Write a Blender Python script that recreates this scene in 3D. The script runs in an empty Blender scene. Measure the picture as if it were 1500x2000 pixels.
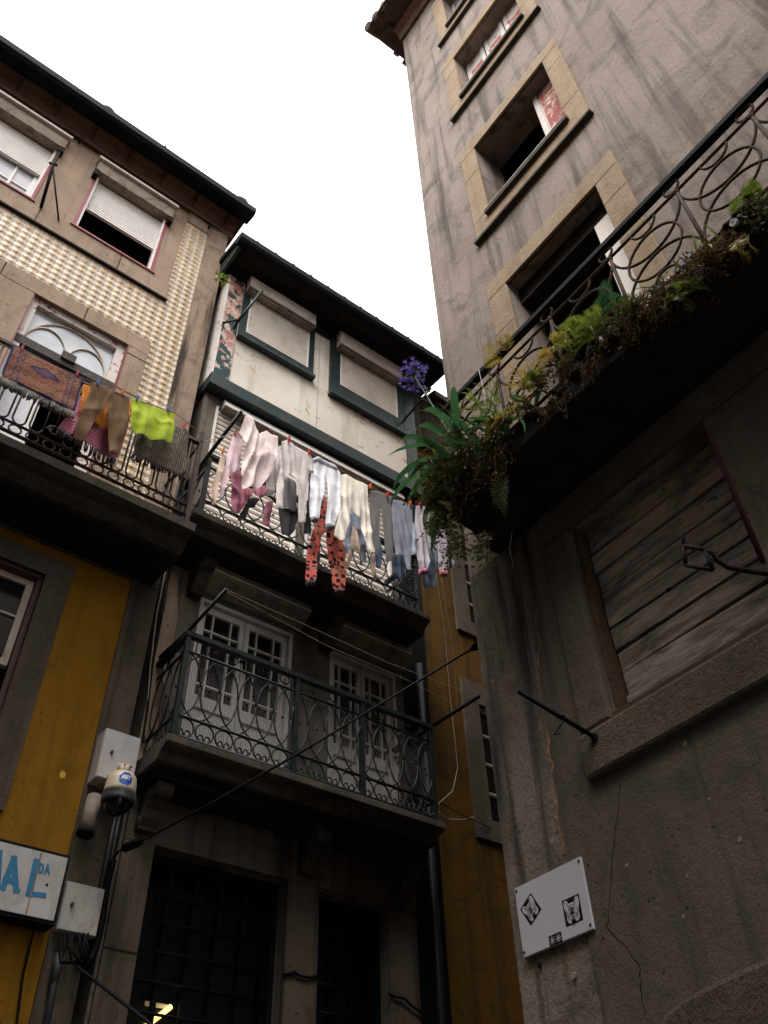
import bpy, bmesh, math, random
import numpy as np
from mathutils import Vector, Matrix, noise
from mathutils.geometry import delaunay_2d_cdt
random.seed(7)
R = math.radians
S = bpy.context.scene
COL = S.collection
PI = math.pi

# ------------------------------------------------------------------ survey of the place
FPX = 1684.2
PITCH, ROLL = R(44.456), R(-2.053)
CZ = 1.6
_c, _s = math.cos(ROLL), math.sin(ROLL)
def _rr(v): return Vector((_c*v[0]-_s*v[1], _s*v[0]+_c*v[1], v[2]))
_up = _rr((0, -math.cos(PITCH), math.sin(PITCH)))
_fw = _rr((0, math.sin(PITCH), math.cos(PITCH)))
_rt = _rr((1, 0, 0))
CAMM = Matrix((_rt, _fw, _up))            # camera (x right, y down, z forward) -> world

class Facade:
    """A wall plane: u runs along it to the right, o out of it, z up."""
    def __init__(s, deg, d):
        a = R(deg)
        s.U = Vector((math.cos(a), math.sin(a), 0)); s.N = Vector((math.sin(a), -math.cos(a), 0)); s.d = d
        s.mat = Matrix(((s.U.x, -s.N.x, 0, -s.N.x*d), (s.U.y, -s.N.y, 0, -s.N.y*d), (0, 0, 1, 0), (0, 0, 0, 1)))
    def at(s, x, y, o=0.0):
        r = CAMM @ Vector((x-750, y-1000, FPX))
        t = (-s.d+o)/r.dot(s.N); p = r*t
        return (p.dot(s.U), o, p.z+CZ)
    def vec(s, p): return s.U*p[0]+s.N*(-s.d+p[1])+Vector((0, 0, p[2]))

A = Facade(39.69, 6.553)     # tiled townhouse on the left
B = Facade(38.60, 6.600)     # narrow house with the bay, and the ochre house beyond
T = Facade(-52.56, 3.400)    # rendered tower on the right

# ------------------------------------------------------------------ materials
MATS = {}
class NT:
    def __init__(s, name):
        s.m = bpy.data.materials.new(name); s.m.use_nodes = True
        s.n = s.m.node_tree.nodes; s.l = s.m.node_tree.links
        s.p = s.n['Principled BSDF']; s.tc = s.n.new('ShaderNodeTexCoord')
        MATS[name] = s.m
    def co(s, scale=(1, 1, 1), src='Object', loc=(0, 0, 0)):
        mp = s.n.new('ShaderNodeMapping'); mp.inputs['Scale'].default_value = scale; mp.inputs['Location'].default_value = loc
        s.l.new(s.tc.outputs[src], mp.inputs['Vector']); return mp.outputs[0]
    def noise(s, sc=5, det=6, rough=.6, co=None, dist=0):
        n = s.n.new('ShaderNodeTexNoise'); n.inputs['Scale'].default_value = sc; n.inputs['Detail'].default_value = det
        n.inputs['Roughness'].default_value = rough; n.inputs['Distortion'].default_value = dist
        if co is not None: s.l.new(co, n.inputs['Vector'])
        return n.outputs['Fac']
    def ramp(s, fac, stops, interp='LINEAR'):
        r = s.n.new('ShaderNodeValToRGB'); r.color_ramp.interpolation = interp
        e = r.color_ramp.elements
        while len(e) < len(stops): e.new(.5)
        for q, (pos, c) in zip(e, stops):
            q.position = pos
            q.color = (c, c, c, 1) if isinstance(c, (int, float)) else (c[0], c[1], c[2], 1)
        s.l.new(fac, r.inputs[0]); return r.outputs[0]
    def mix(s, fac, a, b, mode='MIX'):
        m = s.n.new('ShaderNodeMix'); m.data_type = 'RGBA'; m.blend_type = mode
        for sock, v in ((m.inputs[0], fac), (m.inputs[6], a), (m.inputs[7], b)):
            if isinstance(v, bpy.types.NodeSocket): s.l.new(v, sock)
            elif isinstance(v, (int, float)): sock.default_value = v
            else: sock.default_value = (v[0], v[1], v[2], 1)
        return m.outputs[2]
    def math(s, op, a, b=0.0):
        m = s.n.new('ShaderNodeMath'); m.operation = op
        for sock, v in ((m.inputs[0], a), (m.inputs[1], b)):
            if isinstance(v, bpy.types.NodeSocket): s.l.new(v, sock)
            else: sock.default_value = v
        return m.outputs[0]
    def bump(s, h, strength=.4, dist=.02):
        b = s.n.new('ShaderNodeBump'); b.inputs['Strength'].default_value = strength; b.inputs['Distance'].default_value = dist
        s.l.new(h, b.inputs['Height']); s.l.new(b.outputs[0], s.p.inputs['Normal']); return b
    def out(s, col=None, rough=.8, spec=.3):
        if isinstance(col, bpy.types.NodeSocket): s.l.new(col, s.p.inputs['Base Color'])
        elif col is not None: s.p.inputs['Base Color'].default_value = (*col, 1)
        if isinstance(rough, bpy.types.NodeSocket): s.l.new(rough, s.p.inputs['Roughness'])
        else: s.p.inputs['Roughness'].default_value = rough
        s.p.inputs['Specular IOR Level'].default_value = spec
        return s.m

def weathered(name, base, dark, light=None, scale=1.2, streak=.6, speck=.25, rough=.9, bump=.35, fine=60, stain=.5):
    """Old render or stone: blotches, run-down streaks, grain."""
    t = NT(name)
    o = t.co()
    n1 = t.noise(scale, 8, .65, o, .4)
    col = t.mix(t.ramp(n1, [(.38, 0), (.62, 1)]), base, light or [min(1, c*1.18) for c in base])
    n2 = t.noise(scale*2.3, 9, .7, o, .8)
    col = t.mix(t.math('MULTIPLY', t.ramp(n2, [(.5, 0), (.68, 1)]), stain), col, dark)
    st = t.noise(1.0, 7, .62, t.co((5.5, 5.5, .32)), .25)
    col = t.mix(t.math('MULTIPLY', t.ramp(st, [(.5, 0), (.66, 1)]), streak), col, dark)
    g = t.noise(fine, 3, .7, o)
    col = t.mix(t.math('MULTIPLY', t.ramp(g, [(.42, 1), (.52, 0)]), speck), col, [c*.45 for c in base])
    pits = t.noise(fine*.35, 2, .5, o)
    col = t.mix(t.math('MULTIPLY', t.ramp(pits, [(.27, 1), (.31, 0)]), .8), col, [c*.3 for c in base])
    h = t.math('ADD', t.math('MULTIPLY', g, .35), t.math('ADD', t.math('MULTIPLY', n2, .8), t.math('MULTIPLY', pits, .3)))
    t.bump(h, bump, .02)
    return t.out(col, rough, .2)

def plain(name, base, rough=.6, spec=.4, var=.2, scale=8, bump=.1, dirt=None, dirt_amt=.5, metal=0):
    t = NT(name)
    n = t.noise(scale, 7, .65, t.co(), .3)
    col = t.mix(t.ramp(n, [(.35, 0), (.65, 1)]), [c*(1-var) for c in base], [min(1, c*(1+var*.6)) for c in base])
    if dirt:
        d = t.noise(scale*.6, 9, .72, t.co((1.6, 1.6, .7)), .6)
        col = t.mix(t.math('MULTIPLY', t.ramp(d, [(.5, 0), (.62, 1)]), dirt_amt), col, dirt)
    if bump: t.bump(t.noise(scale*5, 4, .6, t.co()), bump, .01)
    t.p.inputs['Metallic'].default_value = metal
    return t.out(col, rough, spec)

def peeling(name, coats, scale=6, cut=.5, rough=.75):
    """Flaking paint: top coat over the colour beneath, hard edged flakes."""
    t = NT(name)
    n = t.noise(scale, 9, .68, t.co((1, 1, .75)), .7)
    m = t.ramp(n, [(cut-.012, 0), (cut+.012, 1)])
    n2 = t.noise(scale*1.7, 8, .7, t.co(loc=(3, 1, 7)), .5)
    under = t.mix(t.ramp(n2, [(.44, 0), (.56, 1)]), coats[1], coats[2])
    col = t.mix(m, coats[0], under)
    t.bump(m, -.5, .004)
    return t.out(col, rough, .3)

def fabric(name, base, var=.12, rib=0, weave=1, rough=.95, pat=None):
    t = NT(name)
    o = t.co()
    n = t.noise(9, 5, .6, o, .3)
    col = t.mix(t.ramp(n, [(.35, 0), (.65, 1)]), [c*(1-var) for c in base], [min(1, c*(1+var)) for c in base])
    if pat: col = pat(t, col, o)
    h = t.noise(260, 2, .5, o)
    if rib:
        w = t.n.new('ShaderNodeTexWave'); w.inputs['Scale'].default_value = rib; w.bands_direction = 'X'; w.inputs['Distortion'].default_value = .6
        t.l.new(o, w.inputs['Vector']); h = t.math('ADD', t.math('MULTIPLY', w.outputs['Fac'], 1.0), t.math('MULTIPLY', h, .3))
        col = t.mix(w.outputs['Fac'], [c*.55 for c in base], col)
    wr = t.noise(22, 3, .5, t.co((1, 1, .5)), 1.2)
    t.bump(t.math('ADD', t.math('MULTIPLY', h, .25), t.math('MULTIPLY', wr, .9)), .45, .012)
    t.p.inputs['Sheen Weight'].default_value = .15
    return t.out(col, rough, .15)

M = {}
M['tan_stone'] = weathered('tan_stone', (0.3182, 0.228, 0.1634), (0.0855, 0.0589, 0.0418), (0.399, 0.2898, 0.209), 1.1, .35, .25, stain=.35)
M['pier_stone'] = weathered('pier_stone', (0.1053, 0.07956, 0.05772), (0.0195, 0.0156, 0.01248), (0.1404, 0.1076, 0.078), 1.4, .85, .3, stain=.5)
M['granite'] = weathered('granite', (0.1107, 0.0861, 0.06396), (0.0287, 0.02296, 0.01804), (0.1558, 0.123, 0.09184), 2.5, .25, .65, bump=.8, fine=95, stain=.4)
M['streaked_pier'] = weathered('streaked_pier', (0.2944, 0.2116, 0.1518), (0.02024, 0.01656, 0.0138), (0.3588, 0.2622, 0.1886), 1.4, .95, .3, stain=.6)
M['grimy_render'] = weathered('grimy_render', (0.1599, 0.1296, 0.105), (0.01804, 0.01558, 0.01394), (0.246, 0.2009, 0.164), 1.0, .95, .35, bump=.6, fine=55, stain=.7)  # streaks, plus the weaker light below the balcony put into a darker base
M['granite_warm'] = weathered('granite_warm', (0.3168, 0.2244, 0.1408), (0.0704, 0.05104, 0.03696), (0.3784, 0.2772, 0.1804), 2.2, .25, .35, bump=.6, fine=90, stain=.25)
M['tower_render'] = weathered('tower_render', (0.242, 0.188, 0.156), (0.0462, 0.037, 0.032), (0.315, 0.252, 0.215), .8, .8, .3, bump=.5, fine=50, stain=.7)
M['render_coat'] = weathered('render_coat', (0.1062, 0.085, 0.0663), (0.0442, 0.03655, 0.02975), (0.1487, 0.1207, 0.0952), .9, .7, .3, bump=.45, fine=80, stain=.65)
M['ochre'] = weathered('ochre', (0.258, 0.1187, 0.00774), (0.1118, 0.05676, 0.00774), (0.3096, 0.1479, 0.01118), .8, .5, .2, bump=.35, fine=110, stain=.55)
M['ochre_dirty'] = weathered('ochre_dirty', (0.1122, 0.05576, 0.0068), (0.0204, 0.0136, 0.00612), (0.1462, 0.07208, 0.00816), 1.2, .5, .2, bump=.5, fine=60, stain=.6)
M['concrete'] = weathered('concrete', (0.06375, 0.05025, 0.0375), (0.0135, 0.01125, 0.009), (0.09, 0.07125, 0.054), 2.0, .5, .3, stain=.6)
M['dark_soffit'] = weathered('dark_soffit', (0.0224, 0.0184, 0.0152), (0.008, 0.0072, 0.0064), (0.032, 0.0264, 0.0216), 2.0, .3, .2)  # near-black; on balcony undersides it puts their shade into the colour
M['bay_plaster'] = weathered('bay_plaster', (.60, .525, .435), (.38, .28, .18), (.66, .58, .49), 1.6, .22, .08, bump=.2, fine=120, stain=.75)
def flaked_plaster():
    t = NT('bay_plaster'); o = t.co()
    col = t.mix(t.ramp(t.noise(1.3, 7, .62, o, .3), [(.36, 0), (.64, 1)]), (.68, .60, .51), (.80, .72, .625))
    fl = t.noise(3.4, 9, .72, t.co((.75, 1, 1.5)), .9)
    m = t.ramp(fl, [(.585, 0), (.60, 1)])
    col = t.mix(t.math('MULTIPLY', m, .75), col, (.40, .30, .17))
    s = t.noise(1.0, 7, .65, t.co((4, 4, .4)), .3)
    col = t.mix(t.math('MULTIPLY', t.ramp(s, [(.5, 0), (.7, 1)]), .5), col, (.33, .26, .19))
    t.bump(t.math('SUBTRACT', t.math('MULTIPLY', t.noise(70, 3, .6, o), .3), m), .35, .01)
    return t.out(col, .9, .2)
M['bay_plaster'] = flaked_plaster()
M['house_wall'] = weathered('house_wall', (0.132, 0.1056, 0.0832), (0.024, 0.02, 0.016), (0.176, 0.1424, 0.112), 1.4, .6, .25, stain=.5)
M['cornice'] = weathered('cornice', (0.1215, 0.063, 0.0414), (0.036, 0.0252, 0.0198), (0.1575, 0.0882, 0.0594), 2.0, .4, .25, stain=.6)
M['gutter'] = plain('gutter', (0.0128, 0.012, 0.0128), .8, .1, .3, 4, .1)
M['roof_tile'] = plain('roof_tile', (.095, .06, .047), .9, .2, .4, 9, .4, (.06, .05, .045), .7)
M['green_paint'] = plain('green_paint', (0.0085, 0.0272, 0.0289), .45, .45, .35, 6, .15, (0.0935, 0.07225, 0.051), .28)
M['green_iron'] = plain('green_iron', (0.0024, 0.0104, 0.0096), .5, .3, .35, 14, .25, (0.048, 0.028, 0.016), .25)
M['brown_iron'] = plain('brown_iron', (.045, .028, .022), .7, .35, .4, 20, .4, (.13, .055, .025), .6)
M['rust_iron'] = plain('rust_iron', (.055, .036, .023), .85, .25, .45, 25, .7, (.17, .065, .03), .7)
M['dark_rust'] = plain('dark_rust', (.018, .010, .009), .8, .15, .4, 25, .4, (.06, .022, .018), .4)
M['black_iron'] = plain('black_iron', (0.0064, 0.0056, 0.0056), .75, .12, .3, 20, .3)
M['shutter_white'] = plain('shutter_white', (.83, .77, .73), .5, .4, .06, 3, 0, (.5, .43, .36), .25)
M['shutter_cream'] = plain('shutter_cream', (.82, .73, .64), .5, .4, .08, 3, 0, (.42, .33, .24), .35)
M['shutter_box'] = plain('shutter_box', (.74, .64, .58), .55, .4, .1, 4, .1, (.42, .35, .3), .55)
M['box_under'] = plain('box_under', (0.289, 0.2295, 0.1785), .8, .2, .3, 5, .2, (0.085, 0.068, 0.051), .6)
M['white_paint'] = plain('white_paint', (.74, .70, .66), .5, .4, .08, 6, .1, (.45, .38, .32), .4)
M['door_white'] = plain('door_white', (0.665, 0.6032, 0.5605), .55, .35, .1, 6, .1, (0.304, 0.2565, 0.209), .4)
M['cream_frame'] = plain('cream_frame', (.62, .52, .42), .55, .35, .12, 7, .1, (.3, .2, .14), .5)
M['red_paint'] = plain('red_paint', (.26, .012, .022), .5, .4, .3, 9, .1, (.07, .01, .01), .5)
M['brown_paint'] = plain('brown_paint', (.07, .025, .016), .5, .4, .3, 9, .1)
M['gate_green'] = plain('gate_green', (.003, .006, .006), .6, .12, .3, 8, .1)
M['peel_green'] = peeling('peel_green', ((.018, .05, .052), (.46, .20, .15), (.58, .46, .40)), 5.2, .475)
M['peel_red'] = peeling('peel_red', ((.36, .075, .05), (.66, .57, .52), (.45, .20, .08)), 11, .53)
M['peel_white'] = peeling('peel_white', ((.68, .62, .57), (.42, .16, .13), (.26, .05, .06)), 8, .60)
M['peel_beam'] = peeling('peel_beam', ((.05, .038, .032), (.12, .085, .06), (.02, .016, .015)), 16, .55)
M['wire_black'] = plain('wire_black', (.006, .006, .006), .7, .12, .2, 10, 0)
M['wire_pale'] = plain('wire_pale', (.34, .28, .20), .7, .3, .1, 10, 0)
M['steel'] = plain('steel', (0.096, 0.102, 0.102), .45, .5, .25, 9, .1, (0.036, 0.03, 0.024), .5, .4)
M['cabinet'] = plain('cabinet', (0.5332, 0.4988, 0.4816), .5, .4, .07, 5, .05, (0.3096, 0.2408, 0.2064), .3)
M['cabinet_old'] = plain('cabinet_old', (0.504, 0.462, 0.42), .55, .35, .12, 7, .1, (0.252, 0.1932, 0.1428), .5)
M['sign_white'] = plain('sign_white', (0.5332, 0.4988, 0.473), .5, .35, .1, 4, .05, (0.3096, 0.258, 0.2236), .45)
M['sign_blue'] = plain('sign_blue', (.03, .20, .36), .5, .35, .15, 10, 0)
M['camera_shell'] = plain('camera_shell', (0.5808, 0.4664, 0.352), .4, .5, .06, 6, 0, (0.352, 0.2464, 0.1584), .2)
M['badge_blue'] = plain('badge_blue', (.012, .085, .42), .35, .5, .15, 30, 0)
M['badge_white'] = plain('badge_white', (.8, .8, .8), .4, .5, .03, 10, 0)
M['plaque'] = plain('plaque', (0.567, 0.531, 0.567), .45, .45, .04, 3, .02, (0.45, 0.414, 0.432), .3)
M['ink'] = plain('ink', (.008, .006, .010), .45, .35, .1, 10, 0)
M['peg_red'] = plain('peg_red', (.62, .02, .03), .45, .4, .1, 10, 0)
M['peg_orange'] = plain('peg_orange', (.75, .14, .02), .45, .4, .1, 10, 0)
M['peg_blue'] = plain('peg_blue', (.03, .12, .40), .45, .4, .1, 10, 0)
M['stem_green'] = plain('stem_green', (.05, .10, .035), .6, .3, .2, 30, 0)
M['soil'] = plain('soil', (.035, .024, .015), .95, .1, .5, 14, .9)
M['twig'] = plain('twig', (.085, .05, .028), .9, .2, .4, 30, .2)
M['cobbles'] = weathered('cobbles', (.09, .082, .075), (.04, .035, .03), (.12, .11, .10), 3, 0, .3)
M['plastic_blue'] = plain('plastic_blue', (.03, .10, .45), .4, .5, .1, 9, 0)
M['rag_teal'] = plain('rag_teal', (.02, .22, .20), .85, .2, .2, 20, .3)
M['litter_white'] = plain('litter_white', (.62, .58, .58), .7, .3, .12, 12, .2)

def leafmat(name, c1, c2, rough=.5):
    t = NT(name)
    oi = t.n.new('ShaderNodeObjectInfo')
    n = t.noise(14, 3, .6, t.co())
    col = t.mix(t.ramp(n, [(.3, 0), (.7, 1)]), c1, c2)
    t.p.inputs['Transmission Weight'].default_value = 0
    t.p.inputs['Subsurface Weight'].default_value = 0
    tr = t.n.new('ShaderNodeBsdfTranslucent'); t.l.new(col, tr.inputs[0])
    ms = t.n.new('ShaderNodeMixShader'); ms.inputs[0].default_value = .3
    t.out(col, rough, .45)
    t.l.new(t.p.outputs[0], ms.inputs[1]); t.l.new(tr.outputs[0], ms.inputs[2])
    t.l.new(ms.outputs[0], t.n['Material Output'].inputs[0])
    return t.m
M['leaf_dark'] = leafmat('leaf_dark', (.030, .105, .035), (.075, .185, .065), .25)
M['leaf_fern'] = leafmat('leaf_fern', (.09, .15, .018), (.26, .30, .05))
M['leaf_yellow'] = leafmat('leaf_yellow', (.34, .20, .02), (.44, .38, .09))
M['leaf_dry'] = leafmat('leaf_dry', (.05, .028, .012), (.15, .088, .032), .8)
M['leaf_olive'] = leafmat('leaf_olive', (.055, .065, .018), (.10, .10, .03), .6)
M['petal'] = leafmat('petal', (.10, .065, .36), (.26, .18, .52), .6)

def glassy(name, base, rough=.06, spec=.5):
    t = NT(name)
    n = t.noise(2.2, 5, .6, t.co(), .6)
    col = t.mix(t.ramp(n, [(.35, 0), (.65, 1)]), [c*.8 for c in base], base)
    return t.out(col, rough, spec)
M['glass_dark'] = glassy('glass_dark', (.012, .013, .015), .07, .4)
M['glass_pale'] = glassy('glass_pale', (.56, .58, .62), .12, .5)
M['curtain'] = fabric('curtain', (.62, .62, .66), .08)
M['dome_glass'] = glassy('dome_glass', (.008, .009, .010), .08, .4)

def tile_mat():
    t = NT('relief_tiles'); s_ = .122
    sep = t.n.new('ShaderNodeSeparateXYZ'); t.l.new(t.tc.outputs['Object'], sep.inputs[0])
    def fr(v, off): return t.math('SUBTRACT', t.math('FRACT', t.math('ADD', t.math('DIVIDE', v, s_), off)), .5)
    fx, fz = fr(sep.outputs[0], 20.0), fr(t.math('MULTIPLY', sep.outputs[2], 1.09), 0.0)
    ax, az = t.math('ABSOLUTE', fx), t.math('ABSOLUTE', fz)
    d = t.math('ADD', ax, az)                       # 0 at the centre, 1 in the corners
    gold = t.ramp(d, [(.20, 1), (.36, 0)])
    cmb = t.n.new('ShaderNodeCombineXYZ')
    t.l.new(t.math('FLOOR', t.math('ADD', t.math('DIVIDE', sep.outputs[0], s_), 20.0)), cmb.inputs[0]); t.l.new(t.math('FLOOR', t.math('DIVIDE', t.math('MULTIPLY', sep.outputs[2], 1.09), s_)), cmb.inputs[2])
    wn = t.n.new('ShaderNodeTexWhiteNoise'); t.l.new(cmb.outputs[0], wn.inputs['Vector'])
    n = t.noise(30, 4, .6, t.co())
    base = t.mix(t.ramp(n, [(.35, 0), (.65, 1)]), (.53, .41, .27), (.70, .585, .43))
    col = t.mix(t.math('MULTIPLY', gold, .85), base, (.50, .24, .02))
    corner = t.ramp(d, [(.78, 0), (.90, 1)])
    col = t.mix(t.math('MULTIPLY', corner, .9), col, (.20, .15, .13))
    ring = t.ramp(t.math('ABSOLUTE', t.math('SUBTRACT', d, .52)), [(.02, 1), (.06, 0)])
    col = t.mix(t.math('MULTIPLY', ring, .8), col, (.26, .16, .10))
    m = t.math('MAXIMUM', ax, az)
    grout = t.ramp(m, [(.475, 0), (.495, 1)])
    col = t.mix(t.math('MULTIPLY', grout, .6), col, (.20, .14, .10))
    dirt = t.noise(3, 8, .7, t.co((1, 1, .5)), .5)
    col = t.mix(t.math('MULTIPLY', t.ramp(dirt, [(.5, 0), (.68, 1)]), .45), col, (.22, .16, .11))
    col = t.mix(t.math('MULTIPLY', wn.outputs['Value'], .38), col, (.30, .20, .115))
    h = t.math('SUBTRACT', 1.0, d)
    h = t.math('ADD', h, t.math('MULTIPLY', gold, .6))
    t.bump(h, .75, .022)
    return t.out(col, .42, .5)
M['tiles'] = tile_mat()

def wood_mat():
    t = NT('grey_planks')
    n = t.noise(1.0, 9, .68, t.co((2.6, 8, 19)), .25)
    col = t.mix(t.ramp(n, [(.36, 0), (.64, 1)]), (.13, .107, .09), (.38, .315, .265))
    st = t.noise(3.2, 8, .7, t.co((1, 1, 1.6)), .8)
    col = t.mix(t.math('MULTIPLY', t.ramp(st, [(.5, 0), (.66, 1)]), .6), col, (.05, .038, .028))
    k = t.noise(9, 5, .6, t.co((1, 1, 2.2)), .3)
    col = t.mix(t.math('MULTIPLY', t.ramp(k, [(.66, 0), (.70, 1)]), .9), col, (.012, .01, .01))
    t.bump(n, .8, .015)
    return t.out(col, .9, .15)
M['planks'] = wood_mat()

def net_mat():
    t = NT('balcony_net'); sc = .021
    sep = t.n.new('ShaderNodeSeparateXYZ'); t.l.new(t.tc.outputs['Object'], sep.inputs[0])
    def band(v): return t.math('GREATER_THAN', t.math('ABSOLUTE', t.math('SUBTRACT', t.math('FRACT', t.math('DIVIDE', v, sc)), .5)), .42)
    m = t.math('MAXIMUM', band(sep.outputs[0]), band(sep.outputs[2]))
    t.out((.10, .085, .08), .7, .3)
    tr = t.n.new('ShaderNodeBsdfTransparent'); ms = t.n.new('ShaderNodeMixShader')
    t.l.new(m, ms.inputs[0]); t.l.new(tr.outputs[0], ms.inputs[1]); t.l.new(t.p.outputs[0], ms.inputs[2])
    t.l.new(ms.outputs[0], t.n['Material Output'].inputs[0]); return t.m
M['net'] = net_mat()

def emit(name, c, st):
    t = NT(name); t.p.inputs['Base Color'].default_value = (.8, .7, .4, 1)
    t.p.inputs['Emission Color'].default_value = (*c, 1); t.p.inputs['Emission Strength'].default_value = st
    return t.m
M['tube_lit'] = emit('tube_lit', (1.0, .68, .16), 1.1)

# garment fabrics
def spots(t, col, o):
    v = t.n.new('ShaderNodeTexVoronoi'); v.inputs['Scale'].default_value = 17; v.inputs['Randomness'].default_value = .85
    t.l.new(o, v.inputs['Vector'])
    pinkish = t.mix(t.ramp(t.noise(3, 3, .5, o), [(.4, 0), (.6, 1)]), (.72, .125, .105), (.80, .22, .13))
    c = t.mix(t.ramp(v.outputs['Distance'], [(.40, 1), (.45, 0)]), pinkish, (.012, .01, .012))
    v2 = t.n.new('ShaderNodeTexVoronoi'); v2.inputs['Scale'].default_value = 11; v2.inputs['Randomness'].default_value = .9
    t.l.new(t.co(loc=(4, 2, 1)), v2.inputs['Vector'])
    return t.mix(t.ramp(v2.outputs['Distance'], [(.22, 1), (.26, 0)]), c, (.34, .27, .25))
def stripes(t, col, o):
    w = t.n.new('ShaderNodeTexWave'); w.bands_direction = 'Z'; w.inputs['Scale'].default_value = 9; w.inputs['Distortion'].default_value = 1.2; w.inputs['Detail Scale'].default_value = .6
    t.l.new(o, w.inputs['Vector'])
    return t.mix(t.ramp(w.outputs['Fac'], [(.35, 0), (.55, 1)]), (.34, .05, .12), (.62, .26, .30))
def matweave(t, col, o):
    w = t.n.new('ShaderNodeTexWave'); w.bands_direction = 'X'; w.inputs['Scale'].default_value = 14; w.inputs['Distortion'].default_value = 2
    t.l.new(o, w.inputs['Vector'])
    n = t.noise(40, 3, .6, t.co((1, 1, 2.5)))
    return t.mix(t.math('MULTIPLY', t.ramp(w.outputs['Fac'], [(.4, 0), (.6, 1)]), t.ramp(n, [(.42, 0), (.55, 1)])), (.045, .04, .036), (.26, .19, .12))
def jeans(t, col, o):
    n = t.noise(7, 4, .6, o)
    return t.mix(t.ramp(n, [(.4, 0), (.65, 1)]), (.10, .16, .28), (.30, .38, .50))

FAB = {
 'blush': (.86, .70, .68), 'pinkwhite': (.82, .60, .65), 'hotpink': (.64, .24, .33), 'palegrey': (.66, .58, .56), 'white': (.88, .86, .92),
 'cream': (.87, .79, .67), 'bluegrey': (.27, .28, .35), 'lilac': (.55, .49, .53), 'charcoal': (.055, .05, .055), 'midgrey': (.28, .27, .28),
 'peach': (.66, .48, .38), 'paleblue': (.40, .46, .58), 'skyblue': (.42, .49, .60), 'lime': (.42, .52, .03), 'browncloth': (.15, .083, .036), 'orange': (.68, .22, .015),
 'black': (.02, .02, .022), 'bluegrey2': (.52, .49, .58)}
for k, v in FAB.items(): M['f_'+k] = fabric('fabric_'+k, v)
M['f_ribbed'] = fabric('fabric_ribbed', (.24, .225, .22), .1, rib=42)
M['f_spots'] = fabric('fabric_spots', (.75, .2, .13), .1, pat=spots)
M['f_stripes'] = fabric('fabric_stripes', (.6, .2, .25), .1, pat=stripes)
M['f_mat'] = fabric('fabric_mat', (.1, .08, .06), .1, pat=matweave)
M['f_jeans'] = fabric('fabric_jeans', (.2, .27, .4), .1, pat=jeans)
M['f_fringe'] = fabric('fabric_fringe', (.17, .145, .12), .2)
M['f_fringe_dark'] = fabric('fabric_fringe_dark', (.045, .032, .034), .2)

def rug_mat():
    t = NT('woven_rug')
    uv = t.n.new('ShaderNodeUVMap'); uv.uv_map = 'UVMap'
    sep = t.n.new('ShaderNodeSeparateXYZ'); t.l.new(uv.outputs[0], sep.inputs[0])
    x, y = t.math('SUBTRACT', sep.outputs[0], .5), t.math('SUBTRACT', sep.outputs[1], .5)
    ax, ay = t.math('ABSOLUTE', x), t.math('ABSOLUTE', y)
    n = t.n.new('ShaderNodeTexNoise'); n.inputs['Scale'].default_value = 26; n.inputs['Detail'].default_value = 5; t.l.new(uv.outputs[0], n.inputs['Vector'])
    col = t.mix(t.ramp(n.outputs['Fac'], [(.42, 0), (.58, 1)]), (.27, .075, .065), (.30, .17, .10))
    # zig-zag border bands
    def zig(pos, amp, k, v, along):
        tri = t.math('ABSOLUTE', t.math('SUBTRACT', t.math('FRACT', t.math('MULTIPLY', along, k)), .5))
        dd = t.math('ABSOLUTE', t.math('SUBTRACT', v, t.math('ADD', pos, t.math('MULTIPLY', tri, amp))))
        return t.ramp(dd, [(.010, 1), (.022, 0)])
    for pos in (.20, .27): col = t.mix(t.math('MULTIPLY', zig(pos, .10, 9, ay, x), .7), col, (.42, .30, .19))
    for pos in (.30, .36): col = t.mix(t.math('MULTIPLY', zig(pos, .06, 6, ax, y), .7), col, (.10, .07, .12))
    # medallion
    d = t.math('ADD', t.math('MULTIPLY', ax, 4.4), t.math('MULTIPLY', t.math('ABSOLUTE', t.math('SUBTRACT', y, .12)), 7.0))
    med = t.ramp(d, [(.72, 0), (.74, 1), (.98, 1), (1.0, 0)])
    col = t.mix(med, col, (.025, .045, .14))
    inn = t.ramp(d, [(.68, 1), (.72, 0)])
    col = t.mix(t.math('MULTIPLY', inn, t.ramp(n.outputs['Fac'], [(.48, 0), (.5, 1)])), col, (.10, .10, .20))
    edge = t.ramp(t.math('MAXIMUM', ax, ay), [(.465, 0), (.475, 1)])
    col = t.mix(edge, col, (.03, .055, .15))
    f = t.n.new('ShaderNodeTexNoise'); f.inputs['Scale'].default_value = 160; t.l.new(uv.outputs[0], f.inputs['Vector'])
    t.bump(f.outputs['Fac'], .6, .01)
    return t.out(col, .95, .1)
M['rug'] = rug_mat()

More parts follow.
